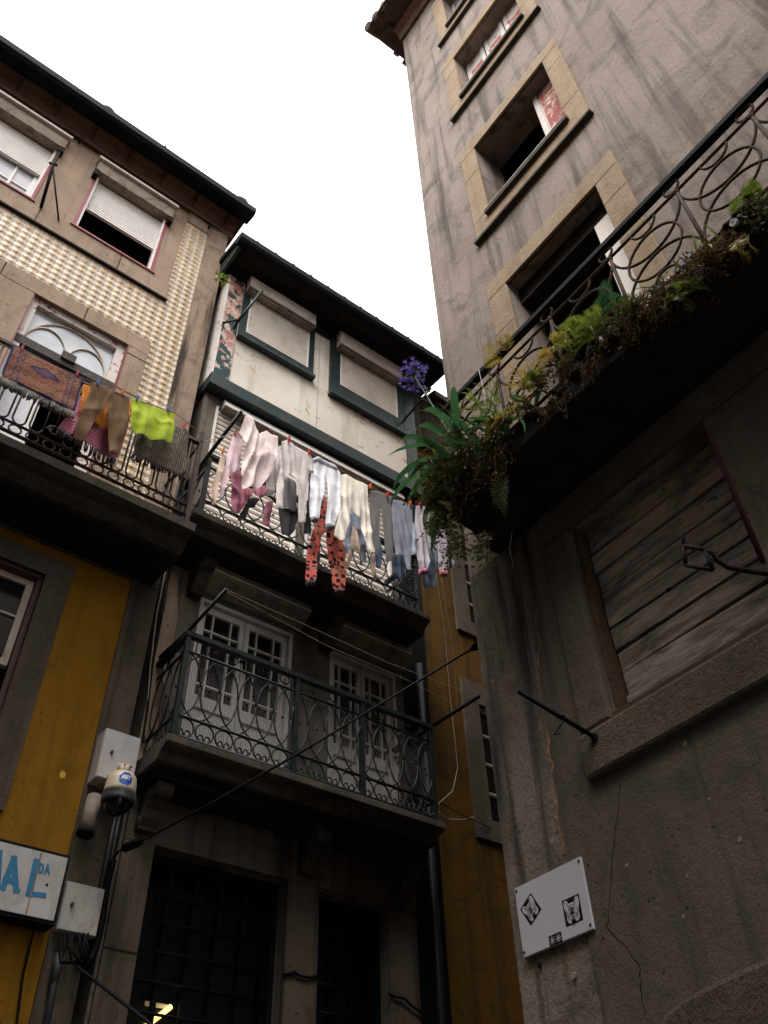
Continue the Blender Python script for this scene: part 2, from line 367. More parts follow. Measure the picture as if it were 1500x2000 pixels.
# ------------------------------------------------------------------ mesh building in facade coordinates
class MB:
    def __init__(s): s.v = []; s.f = []; s.smooth = []
    def add(s, vs, fs, sm=False):
        b = len(s.v); s.v += [tuple(v) for v in vs]
        for f in fs: s.f.append(tuple(b+i for i in f)); s.smooth.append(sm)
        return s
    def box(s, u0, u1, o0, o1, z0, z1):
        vs = [(u, o, z) for u in (u0, u1) for o in (o0, o1) for z in (z0, z1)]
        return s.add(vs, [(0, 1, 3, 2), (4, 6, 7, 5), (0, 4, 5, 1), (2, 3, 7, 6), (0, 2, 6, 4), (1, 5, 7, 3)])
    def hexa(s, p):   # eight corners, order as box
        return s.add(p, [(0, 1, 3, 2), (4, 6, 7, 5), (0, 4, 5, 1), (2, 3, 7, 6), (0, 2, 6, 4), (1, 5, 7, 3)])
    def prism_u(s, prof, u0, u1):          # profile of (o, z) pairs drawn out along u
        n = len(prof)
        vs = [(u0, o, z) for o, z in prof]+[(u1, o, z) for o, z in prof]
        return s.add(vs, [tuple(range(n)), tuple(range(2*n-1, n-1, -1))]+[(i, i+n, (i+1) % n+n, (i+1) % n) for i in range(n)])
    def prism_o(s, poly, o0, o1):          # polygon of (u, z) pairs with thickness in o
        n = len(poly)
        vs = [(u, o0, z) for u, z in poly]+[(u, o1, z) for u, z in poly]
        return s.add(vs, [tuple(range(n)), tuple(range(2*n-1, n-1, -1))]+[(i, i+n, (i+1) % n+n, (i+1) % n) for i in range(n)])
    def tube(s, path, r, seg=7, closed=False, r2=None):
        P = [Vector(p) for p in path]; n = len(P)
        if n < 2: return s
        base = len(s.v); up = Vector((.13, .97, .21)); prev = None; vs = []
        for i in range(n):
            if closed: t = (P[(i+1) % n]-P[i-1])
            else: t = P[min(i+1, n-1)]-P[max(i-1, 0)]
            t.normalize()
            if prev is None: a = up.cross(t); a = a if a.length > .1 else Vector((1, 0, 0)).cross(t)
            else: a = prev-t*prev.dot(t)
            a.normalize(); prev = a; b = t.cross(a)
            rr = r if r2 is None else r+(r2-r)*i/(n-1)
            for k in range(seg):
                q = 2*PI*k/seg; vs.append(P[i]+a*(math.cos(q)*rr)+b*(math.sin(q)*rr))
        fs = []
        for i in range(n if closed else n-1):
            for k in range(seg):
                i2 = (i+1) % n; k2 = (k+1) % seg
                fs.append((i*seg+k, i*seg+k2, i2*seg+k2, i2*seg+k))
        s.add(vs, fs, True)
        if not closed: s.f += [tuple(base+k for k in range(seg)), tuple(base+(n-1)*seg+k for k in range(seg-1, -1, -1))]; s.smooth += [False, False]
        return s
    def lathe(s, c, prof, seg=24, cap=True):     # (radius, z) profile round a vertical axis at c=(u,o)
        n = len(prof); vs = [(c[0]+r*math.cos(2*PI*k/seg), c[1]+r*math.sin(2*PI*k/seg), z) for r, z in prof for k in range(seg)]
        fs = [(i*seg+k, i*seg+(k+1) % seg, (i+1)*seg+(k+1) % seg, (i+1)*seg+k) for i in range(n-1) for k in range(seg)]
        s.add(vs, fs, True)
        return s
    def ball(s, c, rx, ry, rz, seg=10, rings=7):
        vs = []; 
        for i in range(rings+1):
            th = PI*i/rings
            for k in range(seg):
                ph = 2*PI*k/seg
                vs.append((c[0]+rx*math.sin(th)*math.cos(ph), c[1]+ry*math.sin(th)*math.sin(ph), c[2]+rz*math.cos(th)))
        return s.add(vs, [(i*seg+k, i*seg+(k+1) % seg, (i+1)*seg+(k+1) % seg, (i+1)*seg+k) for i in range(rings) for k in range(seg)], True)
    def ribbon(s, pts, wid, o, th=.002, jo=True):     # flat painted stroke in the (u, z) plane
        for i in range(len(pts)-1):
            a, b = Vector(pts[i]), Vector(pts[i+1]); d = (b-a).normalized(); nn = Vector((-d.y, d.x))*wid/2
            e = d*(wid*.5 if jo else 0)
            q = [a-e+nn, b+e+nn, b+e-nn, a-e-nn]
            s.prism_o([(p.x, p.y) for p in q], o, o+th+.0004*i)
        return s

class Root:
    pass
def empty(F, name, p, label=None, cat=None, group=None):
    o = bpy.data.objects.new(name, None); COL.objects.link(o); o.empty_display_size = .2
    m = F.mat.copy(); m.translation = F.vec(p); o.matrix_world = m
    o['_b'] = list(p); meta(o, label, cat, group); return o
def meta(o, label=None, cat=None, group=None, kind=None):
    if label: o['label'] = label
    if cat: o['category'] = cat
    if group: o['group'] = group
    if kind: o['kind'] = kind
    return o
def build(mb, name, mat, parent=None, F=None, base=None, label=None, cat=None, group=None, kind=None, bevel=0, fixn=True, uv=None):
    """Link the collected shapes as one mesh object, its verts local to its thing's base."""
    if base is None:
        if parent is not None: base = list(parent['_b'])
        else: base = [sum(v[i] for v in mb.v)/len(mb.v) for i in range(3)]; base[2] = min(v[2] for v in mb.v)
    me = bpy.data.meshes.new(name)
    me.from_pydata([(v[0]-base[0], -(v[1]-base[1]), v[2]-base[2]) for v in mb.v], [], mb.f)
    me.polygons.foreach_set('use_smooth', mb.smooth)
    if fixn:
        bm = bmesh.new(); bm.from_mesh(me); bmesh.ops.recalc_face_normals(bm, faces=bm.faces[:]); bm.to_mesh(me); bm.free()
    if uv:
        l = me.uv_layers.new(name='UVMap')
        for lp in me.loops: l.data[lp.index].uv = uv[lp.vertex_index]
    me.materials.append(M[mat] if isinstance(mat, str) else mat)
    o = bpy.data.objects.new(name, me); COL.objects.link(o); o['_b'] = list(base)
    if parent is not None:
        o.parent = parent
    else:
        m = F.mat.copy(); m.translation = F.vec(base); o.matrix_world = m
    if bevel:
        b = o.modifiers.new('bevel', 'BEVEL'); b.width = bevel; b.segments = 2; b.limit_method = 'ANGLE'; b.angle_limit = R(40)
    return meta(o, label, cat, group, kind)

def shell(mb, u0, u1, z0, z1, holes, depth=5.0, th=.35, zt=None):
    """Front wall of thickness th with real openings, hollow behind, closed at sides, back and top."""
    us = sorted({u0, u1, *[h[i] for h in holes for i in (0, 1)]}); zs = sorted({z0, z1, *[h[i] for h in holes for i in (2, 3)]})
    def inside(u, z): return any(h[0] < u < h[1] and h[2] < z < h[3] for h in holes)
    for o in (0, -th):
        for a, b in zip(us, us[1:]):
            for c, d in zip(zs, zs[1:]):
                if not inside((a+b)/2, (c+d)/2): mb.add([(a, o, c), (b, o, c), (b, o, d), (a, o, d)], [(0, 1, 2, 3)])
    for a, b, c, d in [h[:4] for h in holes]:
        mb.add([(a, 0, c), (a, 0, d), (a, -th, d), (a, -th, c)], [(0, 1, 2, 3)]); mb.add([(b, 0, c), (b, 0, d), (b, -th, d), (b, -th, c)], [(0, 1, 2, 3)])
        mb.add([(a, 0, c), (b, 0, c), (b, -th, c), (a, -th, c)], [(0, 1, 2, 3)]); mb.add([(a, 0, d), (b, 0, d), (b, -th, d), (a, -th, d)], [(0, 1, 2, 3)])
    D = -depth
    for u in (u0, u1): mb.add([(u, 0, z0), (u, 0, z1), (u, D, z1), (u, D, z0)], [(0, 1, 2, 3)])
    mb.add([(u0, D, z0), (u1, D, z0), (u1, D, z1), (u0, D, z1)], [(0, 1, 2, 3)])
    mb.add([(u0, 0, z1), (u1, 0, z1), (u1, D, z1), (u0, D, z1)], [(0, 1, 2, 3)])
    return mb

def ring(mb, u0, u1, z0, z1, l, r, t, b, o0, o1):     # surround outside the opening u0..u1, z0..z1
    if t: mb.box(u0-l, u1+r, o0, o1, z1, z1+t)
    if b: mb.box(u0-l, u1+r, o0, o1+.002, z0-b, z0)
    if l: mb.box(u0-l, u0, o0, o1-.002, z0, z1)
    if r: mb.box(u1, u1+r, o0, o1-.002, z0, z1)
    return mb

def bars(mb, u0, u1, z0, z1, w, o0, o1, mu=(), mz=(), bw=.025):  # sash frame with glazing bars
    mb.box(u0, u0+w, o0, o1, z0, z1); mb.box(u1-w, u1, o0, o1, z0, z1)
    mb.box(u0+w, u1-w, o0, o1-.002, z0, z0+w); mb.box(u0+w, u1-w, o0, o1-.002, z1-w, z1)
    for m in mu: mb.box(m-bw/2, m+bw/2, o0+.004, o1-.006, z0+w, z1-w)
    for m in mz: mb.box(u0+w, u1-w, o0+.006, o1-.009, m-bw/2, m+bw/2)
    return mb

def slats(mb, u0, u1, z0, z1, o, p=.05, d=.014, slant=0):
    n = max(2, int((z1-z0)/p)); p = (z1-z0)/n
    prof = []
    for i in range(n):
        z = z0+i*p
        prof += [(o-.018, z), (o-.018, z+p*.10), (o+d*.7, z+p*.14), (o+d, z+p*.45), (o+d*.7, z+p*.82), (o-.018, z+p*.88)]
    prof += [(o-.018, z1), (o-.03, z1), (o-.03, z0)]
    return mb.prism_u(prof, u0, u1)

def pieces(boxes, name, mat, parent, **k):
    for b in boxes:
        mb = MB(); mb.box(*b); build(mb, name, mat, parent, **k)

def arc(cu, cz, ru, rz, a0, a1, o, n=22):
    return [(cu+ru*math.cos(R(a0+(a1-a0)*i/n)), o, cz+rz*math.sin(R(a0+(a1-a0)*i/n))) for i in range(n+1)]
def side_arc(u, co, cz, ro, rz, n=22):
    return [(u, co+ro*math.cos(2*PI*i/n), cz+rz*math.sin(2*PI*i/n)) for i in range(n)]
def scroll(cu, cz, r, sgn, o):
    return [(cu+sgn*(r*(1-.65*i/18))*math.cos(R(200-i*24)), o, cz+(r*(1-.65*i/18))*math.sin(R(200-i*24))) for i in range(19)]

# ================================================================== WORLD, CAMERA, LIGHT
w = bpy.data.worlds.new('World'); S.world = w; w.use_nodes = True
nt = w.node_tree; nn = nt.nodes; ll = nt.links
bg = nn['Background']
sky = nn.new('ShaderNodeTexSky'); sky.sky_type = 'NISHITA'; sky.sun_disc = False
SUN_EL, SUN_AZ = 56.0, 196.0
sky.sun_elevation = R(SUN_EL); sky.sun_rotation = R(SUN_AZ); sky.air_density = 1.0; sky.dust_density = 4.0
hsv = nn.new('ShaderNodeHueSaturation'); hsv.inputs['Saturation'].default_value = .10; hsv.inputs['Value'].default_value = 1.0
ll.new(sky.outputs[0], hsv.inputs['Color'])
mx = nn.new('ShaderNodeMix'); mx.data_type = 'RGBA'; mx.inputs[0].default_value = .75
ll.new(hsv.outputs[0], mx.inputs[6])
# the cloud deck: even white, brighter overhead than towards the horizon
tc = nn.new('ShaderNodeTexCoord'); sp = nn.new('ShaderNodeSeparateXYZ'); ll.new(tc.outputs['Generated'], sp.inputs[0])
rp = nn.new('ShaderNodeValToRGB'); rp.color_ramp.elements[0].position = .0; rp.color_ramp.elements[0].color = (2.55, 2.55, 2.55, 1)
rp.color_ramp.elements[1].position = 1.0; rp.color_ramp.elements[1].color = (12.7, 12.9, 13.2, 1)
ll.new(sp.outputs[2], rp.inputs[0]); ll.new(rp.outputs[0], mx.inputs[7]); ll.new(mx.outputs[2], bg.inputs[0])
bg.inputs[1].default_value = .12

sun = bpy.data.lights.new('sun', 'SUN'); sun.energy = 1.5; sun.angle = R(40); sun.color = (1, .96, .91)
so = bpy.data.objects.new('sun', sun); COL.objects.link(so)
_az = R(SUN_AZ)
sd = Vector((math.sin(_az)*math.cos(R(SUN_EL)), math.cos(_az)*math.cos(R(SUN_EL)), math.sin(R(SUN_EL))))
so.rotation_euler = sd.to_track_quat('Z', 'Y').to_euler(); so.location = (0, -5, 30)

cam = bpy.data.cameras.new('camera'); co = bpy.data.objects.new('camera', cam); COL.objects.link(co)
cam.sensor_fit = 'VERTICAL'; cam.sensor_height = 36; cam.lens = FPX/2000*36; cam.clip_end = 600; cam.clip_start = .05
r_, u_, b_ = CAMM @ Vector((1, 0, 0)), CAMM @ Vector((0, -1, 0)), CAMM @ Vector((0, 0, -1))
co.matrix_world = Matrix(((r_.x, u_.x, b_.x, 0), (r_.y, u_.y, b_.y, 0), (r_.z, u_.z, b_.z, CZ), (0, 0, 0, 1)))
S.camera = co
S.cycles.diffuse_bounces = 2
S.view_settings.view_transform = 'Standard'; S.view_settings.look = 'None'; S.view_settings.exposure = 1.5; S.view_settings.gamma = 1

g = MB(); g.add([(-150, 150, 0), (150, 150, 0), (150, -150, 0), (-150, -150, 0)], [(0, 1, 2, 3)])
build(g, 'ground', 'cobbles', F=Facade(0, 0), base=[0, 0, 0], kind='structure')

# ================================================================== TILED TOWNHOUSE (facade A)
ta = empty(A, 'townhouse', (0, 0, 0), 'tall townhouse on the left clad in cream and gold relief tiles above an ochre wall', 'house')
# openings: (u0, u1, z0, z1)
WA1, WA2, WA0 = (-1.32, -.17, 12.17, 13.66), (.36, 1.50, 12.17, 13.66), (-3.1, -1.95, 12.17, 13.66)
DA = (.31, 1.48, 7.42, 10.46); DA2 = (-1.95, -.78, 7.42, 10.46); WL = (.22, 1.40, 4.78, 6.76)
m = MB(); shell(m, -8.9, 2.42, 0, 14.5, [WA0, WA1, WA2, DA, DA2, WL], 6, .32)
build(m, 'wall', 'tan_stone', ta)
m = MB()
m.box(-6.4, 2.12, -.01, .012, 10.71, 11.74)
m.box(1.76, 2.12, -.01, .012, 11.74, 13.95); m.box(1.745, 2.12, -.01, .012, 7.40, 10.71)
build(m, 'tile_cladding', 'tiles', ta)
m = MB(); m.box(2.12, 2.44, -.01, .035, 7.40, 14.3); m.box(1.76, 2.12, -.01, .028, 13.95, 14.3)
build(m, 'corner_pier', 'streaked_pier', ta)
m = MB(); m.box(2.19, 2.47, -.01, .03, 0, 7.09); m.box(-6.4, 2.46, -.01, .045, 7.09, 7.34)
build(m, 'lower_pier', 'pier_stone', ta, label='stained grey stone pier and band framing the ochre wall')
m = MB(); m.box(WL[1], 2.19, -.01, .010, 0, 7.09); m.box(-6.4, WL[0], -.01, .010, 0, 7.09); m.box(WL[0], WL[1], -.01, .010, WL[3], 7.09); m.box(WL[0], WL[1], -.01, .010, 0, WL[2])
build(m, 'ochre_wall', 'ochre', ta, label='plain ochre yellow wall below the balcony')
m = MB(); m.prism_o([(2.0+.028*math.cos(k*.7)*random.uniform(.8, 1.15), 4.99+.034*math.sin(k*.7)*random.uniform(.8, 1.15)) for k in range(9)], .008, .0125)
build(m, 'paint_patch', plain('patch', (.72, .42, .06), .8, .2), ta, label='small round patch of brighter yellow paint')
# sill band, joints and surrounds
m = MB(); m.box(-6.4, 1.77, -.01, .03, 11.74, 12.14); m.box(-6.4, 1.76, -.01, .02, 12.14, 14.3) if False else None
ring(m, -2.3, 1.48, 7.42, 10.46, 0, .26, .26, 0, -.01, .03); m.box(-.78, .31, -.01, .026, 7.42, 10.46)
build(m, 'stone_surround', 'tan_stone', ta)
pieces([(-6.4, 1.78, -.01, .055, 11.715, 11.745)], 'drip_mould', 'dark_soffit', ta)
pieces([(1.482, 1.74, .0275, .031, z, z+.012) for z in (8.2, 9.1, 9.62, 10.3)]+[(u, u+.012, .0275, .0335, 10.47, 10.715) for u in (.9, -.1)]+[(u, u+.01, .0275, .0335, 11.76, 12.13) for u in (-.05, 1.05)], 'stone_joint', 'dark_soffit', ta)
m = MB(); ring(m, WL[0], WL[1], WL[2], WL[3], .24, .235, .21, .2, -.01, .035)
build(m, 'window_surround', 'granite', ta)
# cornice, eaves, roof
m = MB()
m.prism_u([(-.01, 14.22), (.05, 14.22), (.06, 14.33), (.10, 14.36), (.13, 14.45), (.27, 14.53), (.27, 14.6), (-.01, 14.6)], -6.5, 2.50)
build(m, 'cornice', 'cornice', ta)
pieces([(2.3-k*.55, 2.31-k*.55, .02, .2725, 14.34, 14.54) for k in range(8)], 'cornice_joint', 'dark_soffit', ta)
m = MB(); m.prism_u([(.24, 14.50), (.47, 14.42), (.52, 14.46), (.52, 14.60), (.48, 14.62), (.24, 14.62)], -6.6, 2.62)
build(m, 'gutter', 'gutter', ta)
m = MB(); m.prism_u([(.40, 14.62), (.40, 14.68), (-3.0, 15.5), (-6.0, 14.68), (-6.0, 14.5)], -6.6, 2.60)
gen = m
build(m, 'roof', 'roof_tile', ta)
for (u, du, dz) in ((2.38, .12, .10), (.12, .11, .085), (1.02, .03, .06)):
    m = MB(); m.ball((u, .46, 14.63), du, .07, dz, 10, 6); build(m, 'roof_tile_end', 'roof_tile', ta)
for u in (-.02, 2.1):
    m = MB(); m.tube([(u, .03, 14.10), (u, .07, 14.10), (u, .07, 14.22)], .012); build(m, 'gutter_hook', 'black_iron', ta)
m = MB(); m.tube([(-6.4, .065, 14.19), (2.3, .065, 14.19)], .010); build(m, 'facade_cable', 'wire_black', ta)

def roller_window(parent, W, gap, box_o=.14):
    """Red framed window, roller shutter part way down, shallow stone hood."""
    u0, u1, z0, z1 = W
    f = MB()
    f.box(u0, u0+.035, -.12, .012, z0, z1); f.box(u1-.035, u1, -.12, .012, z0, z1); f.box(u0-.03, u1+.03, -.12, .05, z0-.035, z0)
    fr = build(f, 'window', 'red_paint', parent)
    pieces([(u0+.035, u0+.065, -.1, -.006, z0, z1), (u1-.065, u1-.035, -.1, -.006, z0, z1)], 'shutter_rail', 'white_paint', fr)
    s = MB(); slats(s, u0+.066, u1-.066, z0+gap, z1-.02, -.075, .052, .012); build(s, 'roller_shutter', 'shutter_white', fr)
    s = MB(); s.box(u0-.03, u1+.03, .0, box_o-.05, z1, z1+.27); build(s, 'shutter_box', 'box_under', fr)
    s = MB(); s.box(u0-.06, u1+.06, .0, box_o, z1+.272, z1+.322); build(s, 'hood', 'shutter_box', fr)
    pieces([(u-.035, u+.035, .0, .10, z1-.14, z1-.005) for u in (u0-.01, u1+.01)], 'hood_bracket', 'black_iron', fr)
    return fr
fr = roller_window(ta, WA2, .68)
m = MB(); m.add([(WA2[0], -.33, WA2[2]), (WA2[1], -.33, WA2[2]), (WA2[1], -.33, WA2[3]), (WA2[0], -.33, WA2[3])], [(0, 1, 2, 3)]); build(m, 'dark_room', 'glass_dark', fr)
fr = roller_window(ta, WA1, .78)
m = MB(); bars(m, WA1[0]+.07, WA1[1]-.07, WA1[2], WA1[2]+.86, .05, -.17, -.12, [-.98, -.52], [WA1[2]+.4], .03); build(m, 'sash', 'white_paint', fr)
m = MB(); m.add([(WA1[0], -.15, WA1[2]), (WA1[1], -.15, WA1[2]), (WA1[1], -.15, WA1[3]), (WA1[0], -.15, WA1[3])], [(0, 1, 2, 3)]); build(m, 'pane', 'curtain', fr)
roller_window(ta, WA0, .4)
# iron prop beside the left window
m = MB(); m.tube([A.at(118, 293, .02), A.at(103, 325, .30), A.at(80, 405, .05)], .022); m.tube([A.at(103, 325, .30), A.at(115, 432, .05)], .012)
m.tube([A.at(96, 318, .28), A.at(112, 323, .32)], .016)
build(m, 'shutter_prop', 'black_iron', ta)

# transom door onto the balcony
u0, u1, z0, z1 = DA
f = MB(); f.box(u0, u0+.09, -.2, -.03, z0, z1); f.box(u1-.10, u1, -.2, -.03, z0, z1); f.box(u0+.09, u1-.1, -.2, -.032, z1-.10, z1)
dr = build(f, 'balcony_door', 'peel_white', ta, label='white and red flaking door frame with fanlight')
f = MB(); f.box(u0, u1, -.2, -.02, 9.60, 9.73); f.box(u0+.52, u0+.68, -.03, .01, 9.68, 9.80)
build(f, 'transom_beam', 'peel_beam', dr)
f = MB(); f.add([(u0+.09, -.10, 9.73), (u1-.1, -.10, 9.73), (u1-.1, -.10, z1-.1), (u0+.09, -.10, z1-.1)], [(0, 1, 2, 3)]); build(f, 'fanlight_pane', 'glass_pale', dr)
f = MB(); cu = (u0+u1)/2-.005; w2 = (u1-u0)/2-.10
f.tube(arc(cu, 9.73, w2, .60, 0, 180, -.09), .012); f.tube(arc(cu-w2*.5, 9.73, w2*.5, .40, 0, 180, -.088), .010); f.tube(arc(cu+w2*.5, 9.73, w2*.5, .40, 0, 180, -.088), .010)
build(f, 'fanlight_bar', 'cream_frame', dr)
f = MB(); bars(f, u0+.02, u0+.52, z0, 9.6, .09, -.16, -.10, (), (8.3,), .12); f.box(u0+.11, u0+.43, -.145, -.125, z0+.1, 8.24); build(f, 'door_leaf', 'white_paint', dr)
f = MB(); f.add([(u0+.11, -.14, 8.36), (u0+.43, -.14, 8.36), (u0+.43, -.14, 9.51), (u0+.11, -.14, 9.51)], [(0, 1, 2, 3)]); build(f, 'pane', 'curtain', dr)
f = MB(); f.box(u0-.0, u0+.012, -.2, .02, z0, z1); f.box(u1-.0, u1+.014, -.2, .034, z0, z1); build(f, 'door_edge', 'red_paint', dr)
f = MB(); bars(f, DA2[0], DA2[1], DA2[2], DA2[3], .1, -.18, -.1, (-1.36,), (9.6,), .1)
d2 = build(f, 'balcony_door', 'peel_white', ta); f = MB(); f.add([(DA2[0], -.14, 7.5), (DA2[1], -.14, 7.5), (DA2[1], -.14, 10.4), (DA2[0], -.14, 10.4)], [(0, 1, 2, 3)]); build(f, 'pane', 'glass_dark', d2)
# lower window in the ochre wall
u0, u1, z0, z1 = WL
f = MB(); f.box(u1-.04, u1, -.31, -.05, z0, z1); f.box(u0, u0+.04, -.31, -.05, z0, z1); f.box(u0+.04, u1-.04, -.31, -.052, z1-.02, z1)
wl = build(f, 'sash_window', 'brown_paint', ta)
f = MB(); bars(f, u0+.045, u1-.045, 5.83, z1-.02, .06, -.17, -.11, (u0+.42, u0+.78), (6.33,), .022); build(f, 'sash', 'cream_frame', wl)
f = MB(); f.add([(u0, -.14, 5.83), (u1, -.14, 5.83), (u1, -.14, z1), (u0, -.14, z1)], [(0, 1, 2, 3)]); build(f, 'pane', 'glass_dark', wl)

# balcony of A
m = MB(); m.prism_u([(.0, 7.34), (.0, 7.12), (.60, 7.12), (.66, 7.16), (.70, 7.20), (.78, 7.22), (.84, 7.25), (.84, 7.345), (.0, 7.345)], -6.4, 2.40)
ba = build(m, 'balcony', 'concrete', ta, label='long balcony slab of the townhouse')
pieces([(-6.35, 2.38, .03, .56, 7.10, 7.1195)], 'soffit', 'dark_soffit', ba)  # dark sheet: shade under the slab painted as colour
def railing_A(u0, u1, o, zb):
    m = MB()
    m.tube([(u0, o, zb+.10), (u1, o, zb+.10)], .018); m.tube([(u0, o, zb+.22), (u1, o, zb+.22)], .014)
    m.box(u0, u1, o-.025, o+.025, zb+1.13, zb+1.165)
    p = .155; n = int((u1-u0)/p)
    for k in range(n):
        c = u1-.09-p*(k+.5); r = .058
        if k % 9 == 8:      # scrolled panel
            m.tube(scroll(c, zb+.35, .07, 1, o), .009, 5); m.tube(scroll(c, zb+.35, .07, -1, o), .009, 5); m.tube([(c, o, zb+.45), (c, o, zb+1.13)], .010, 5)
        else:
            m.tube([(c-r, o, zb+1.13), (c-r, o, zb+.30)]+arc(c, zb+.30, r, .07, 180, 360, o, 10)+[(c+r, o, zb+.30), (c+r, o, zb+1.13)], .010, 5)
        m.tube(arc(c, zb+.16, .055, .05, 0, 360, o, 16)[:-1], .009, 5, True)
    m.box(u1-.03, u1+.01, o-.025, o+.025, zb, zb+1.33)
    for z in (.10, .22, 1.15): m.tube([(u1-.01, o, zb+z), (u1-.01, .03, zb+z)], .016)
    for k in range(5): m.tube([(u1-.01, .12+.15*k, zb+.22), (u1-.01, .12+.15*k, zb+1.14)], .010, 5)
    return m
build(railing_A(-6.3, 2.32, .80, 7.34), 'railing', 'brown_iron', ba)

# ================================================================== NARROW HOUSE WITH THE BAY (facade B)
tb = empty(B, 'house', (2.45, 0, 0), 'narrow house with a dark green and cream bay above two iron balconies', 'house')
L1, L2 = (2.82, 3.95, 5.24, 7.27), (4.43, 5.36, 5.24, 7.27)
U1, U2 = (2.62, 3.88, 7.70, 10.24), (4.02, 5.35, 7.70, 10.24)
G1, G2 = (2.74, 4.02, -.0, 4.62), (4.35, 5.13, -.0, 4.60)
m = MB(); shell(m, 2.45, 5.83, -.02, 13.1, [L1, L2, U1, U2, (G1[0], G1[1], .0, G1[3]), (G2[0], G2[1], .0, G2[3])], 5, .35)
build(m, 'wall', 'house_wall', tb)
# ground floor dressed stone
m = MB(); m.box(2.475, 2.74, 0, .035, 0, 4.62); m.box(4.02, 4.35, 0, .03, 0, 4.62); m.box(5.13, 5.46, 0, .03, 0, 4.60); m.box(2.475, 5.46, 0, .04, 4.62, 5.02)
build(m, 'stone_pilaster', 'pier_stone', tb)
m = MB(); m.box(2.476, 2.745, .0, .0385, 3.79, 3.805); build(m, 'stone_joint', 'dark_soffit', tb)
# upper storey, jettied a hand's breadth, and its eaves
m = MB(); m.box(2.448, 5.823, -.3, .13, 10.442, 13.16); bay = build(m, 'upper_storey', 'bay_plaster', tb)
m = MB(); m.box(2.41, 5.844, -.2, .173, 10.415, 10.625); build(m, 'bay_beam', 'green_paint', bay)
m = MB(); m.box(2.440, 2.669, -.1, .143, 10.625, 13.03); build(m, 'flaking_board', 'peel_green', bay, label='corner board with green paint flaking to pink')
m = MB(); m.box(2.413, 2.439, -.1, .152, 10.625, 13.03); build(m, 'corner_trim', 'peel_white', bay)
m = MB(); m.box(5.629, 5.839, -.1, .145, 10.625, 13.03); build(m, 'bay_post', 'green_paint', bay)
m = MB(); m.box(3.914, 4.205, .05, .143, 12.90, 13.05); build(m, 'bay_rail', 'green_paint', bay)
m = MB(); m.box(2.37, 6.03, -.3, .146, 13.03, 13.18); build(m, 'bay_top', 'green_paint', bay)
m = MB(); m.box(4.030, 4.034, .08, .1335, 10.63, 12.90); build(m, 'panel_joint', 'box_under', bay)
def bay_window(W, S_, hood):
    u0, u1, z0, z1 = W; a, b, c, d = S_
    f = MB(); ring(f, a, b, c, d, a-u0, u1-b, .10, c-z0-.055, .11, .173); f.box(u0-.01, u1+.01, .11, .227, z0, z0+.058)
    fr = build(f, 'bay_window', 'green_paint', tb)
    s = MB(); slats(s, a+.022, b-.022, c+.018, d, .150, .056, .018); build(s, 'roller_shutter', 'shutter_cream', fr)
    s = MB(); s.box(a, a+.022, .12, .170, c, d); build(s, 'shutter_rail', 'shutter_white', fr)
    s = MB(); s.box(b-.022, b, .12, .170, c, d); build(s, 'shutter_rail', 'shutter_white', fr)
    s = MB(); s.box(a+.022, b-.022, .12, .162, c, c+.018); build(s, 'shutter_foot', 'shutter_white', fr)
    h0, h1, ho, hz0, hz1 = hood
    s = MB(); s.prism_u([(.15, hz0+.01), (ho, hz0+.01), (ho, hz1-.06), (ho-.04, hz1), (.15, hz1)], h0, h1); build(s, 'shutter_box', 'shutter_box', fr)
    s = MB(); s.box(h0-.008, h1+.008, .15, ho+.008, hz0-.02, hz0+.012); s.box(h0+.02, h1-.02, .15, ho-.02, hz0-.05, hz0-.02); build(s, 'shutter_box_base', 'box_under', fr)
bay_window((2.685, 3.914, 11.628, 13.03), (2.787, 3.823, 11.844, 12.92), (2.70, 3.84, .295, 12.784, 13.125))
bay_window((4.211, 5.596, 11.52, 13.03), (4.389, 5.478, 11.887, 12.92), (4.313, 5.509, .295, 12.73, 13.125))
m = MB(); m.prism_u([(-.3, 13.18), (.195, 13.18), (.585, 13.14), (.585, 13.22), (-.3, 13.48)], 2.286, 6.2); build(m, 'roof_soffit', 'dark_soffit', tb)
m = MB(); m.prism_u([(.583, 13.09), (.691, 13.09), (.723, 13.14), (.723, 13.26), (.56, 13.31), (-2.0, 14.1), (-4.9, 13.25), (-4.9, 13.15), (-2.0, 13.95), (.56, 13.20)], 2.254, 6.23); build(m, 'roof', 'gutter', tb)
for k in range(12):
    m = MB(); m.ball((2.53+k*.31, .70, 13.27), .035, .03, .022, 8, 5); build(m, 'roof_tile_end', 'gutter', tb)
m = MB(); m.box(2.290, 2.335, -.3, .60, 13.02, 13.25); build(m, 'verge_board', 'green_paint', tb)
# long white shutter housing under the jetty
m = MB(); m.prism_u([(-.2, 10.215), (.115, 10.215), (.115, 10.232), (.055, 10.372), (-.2, 10.372)], 2.69, 4.245); build(m, 'shutter_housing', 'shutter_white', tb)
m = MB(); m.prism_u([(-.2, 10.215), (.115, 10.215), (.115, 10.232), (.055, 10.372), (-.2, 10.372)], 4.250, 5.56); build(m, 'shutter_housing', 'shutter_white', tb)
m = MB(); m.box(2.70, 5.55, -.2, .088, 10.19, 10.217); build(m, 'housing_base', 'box_under', tb)
for W in (U1, U2):
    s = MB(); slats(s, W[0]+.03, W[1]-.03, W[2]+.02, W[3], -.05, .085, .026); sh_ = build(s, 'roller_shutter', 'shutter_cream', tb)
    s = MB(); s.box(W[0], W[0]+.03, -.06, .02, W[2], W[3]); build(s, 'shutter_rail', 'white_paint', sh_)
    s = MB(); s.box(W[1]-.03, W[1], -.06, .02, W[2], W[3]); build(s, 'shutter_rail', 'white_paint', sh_)
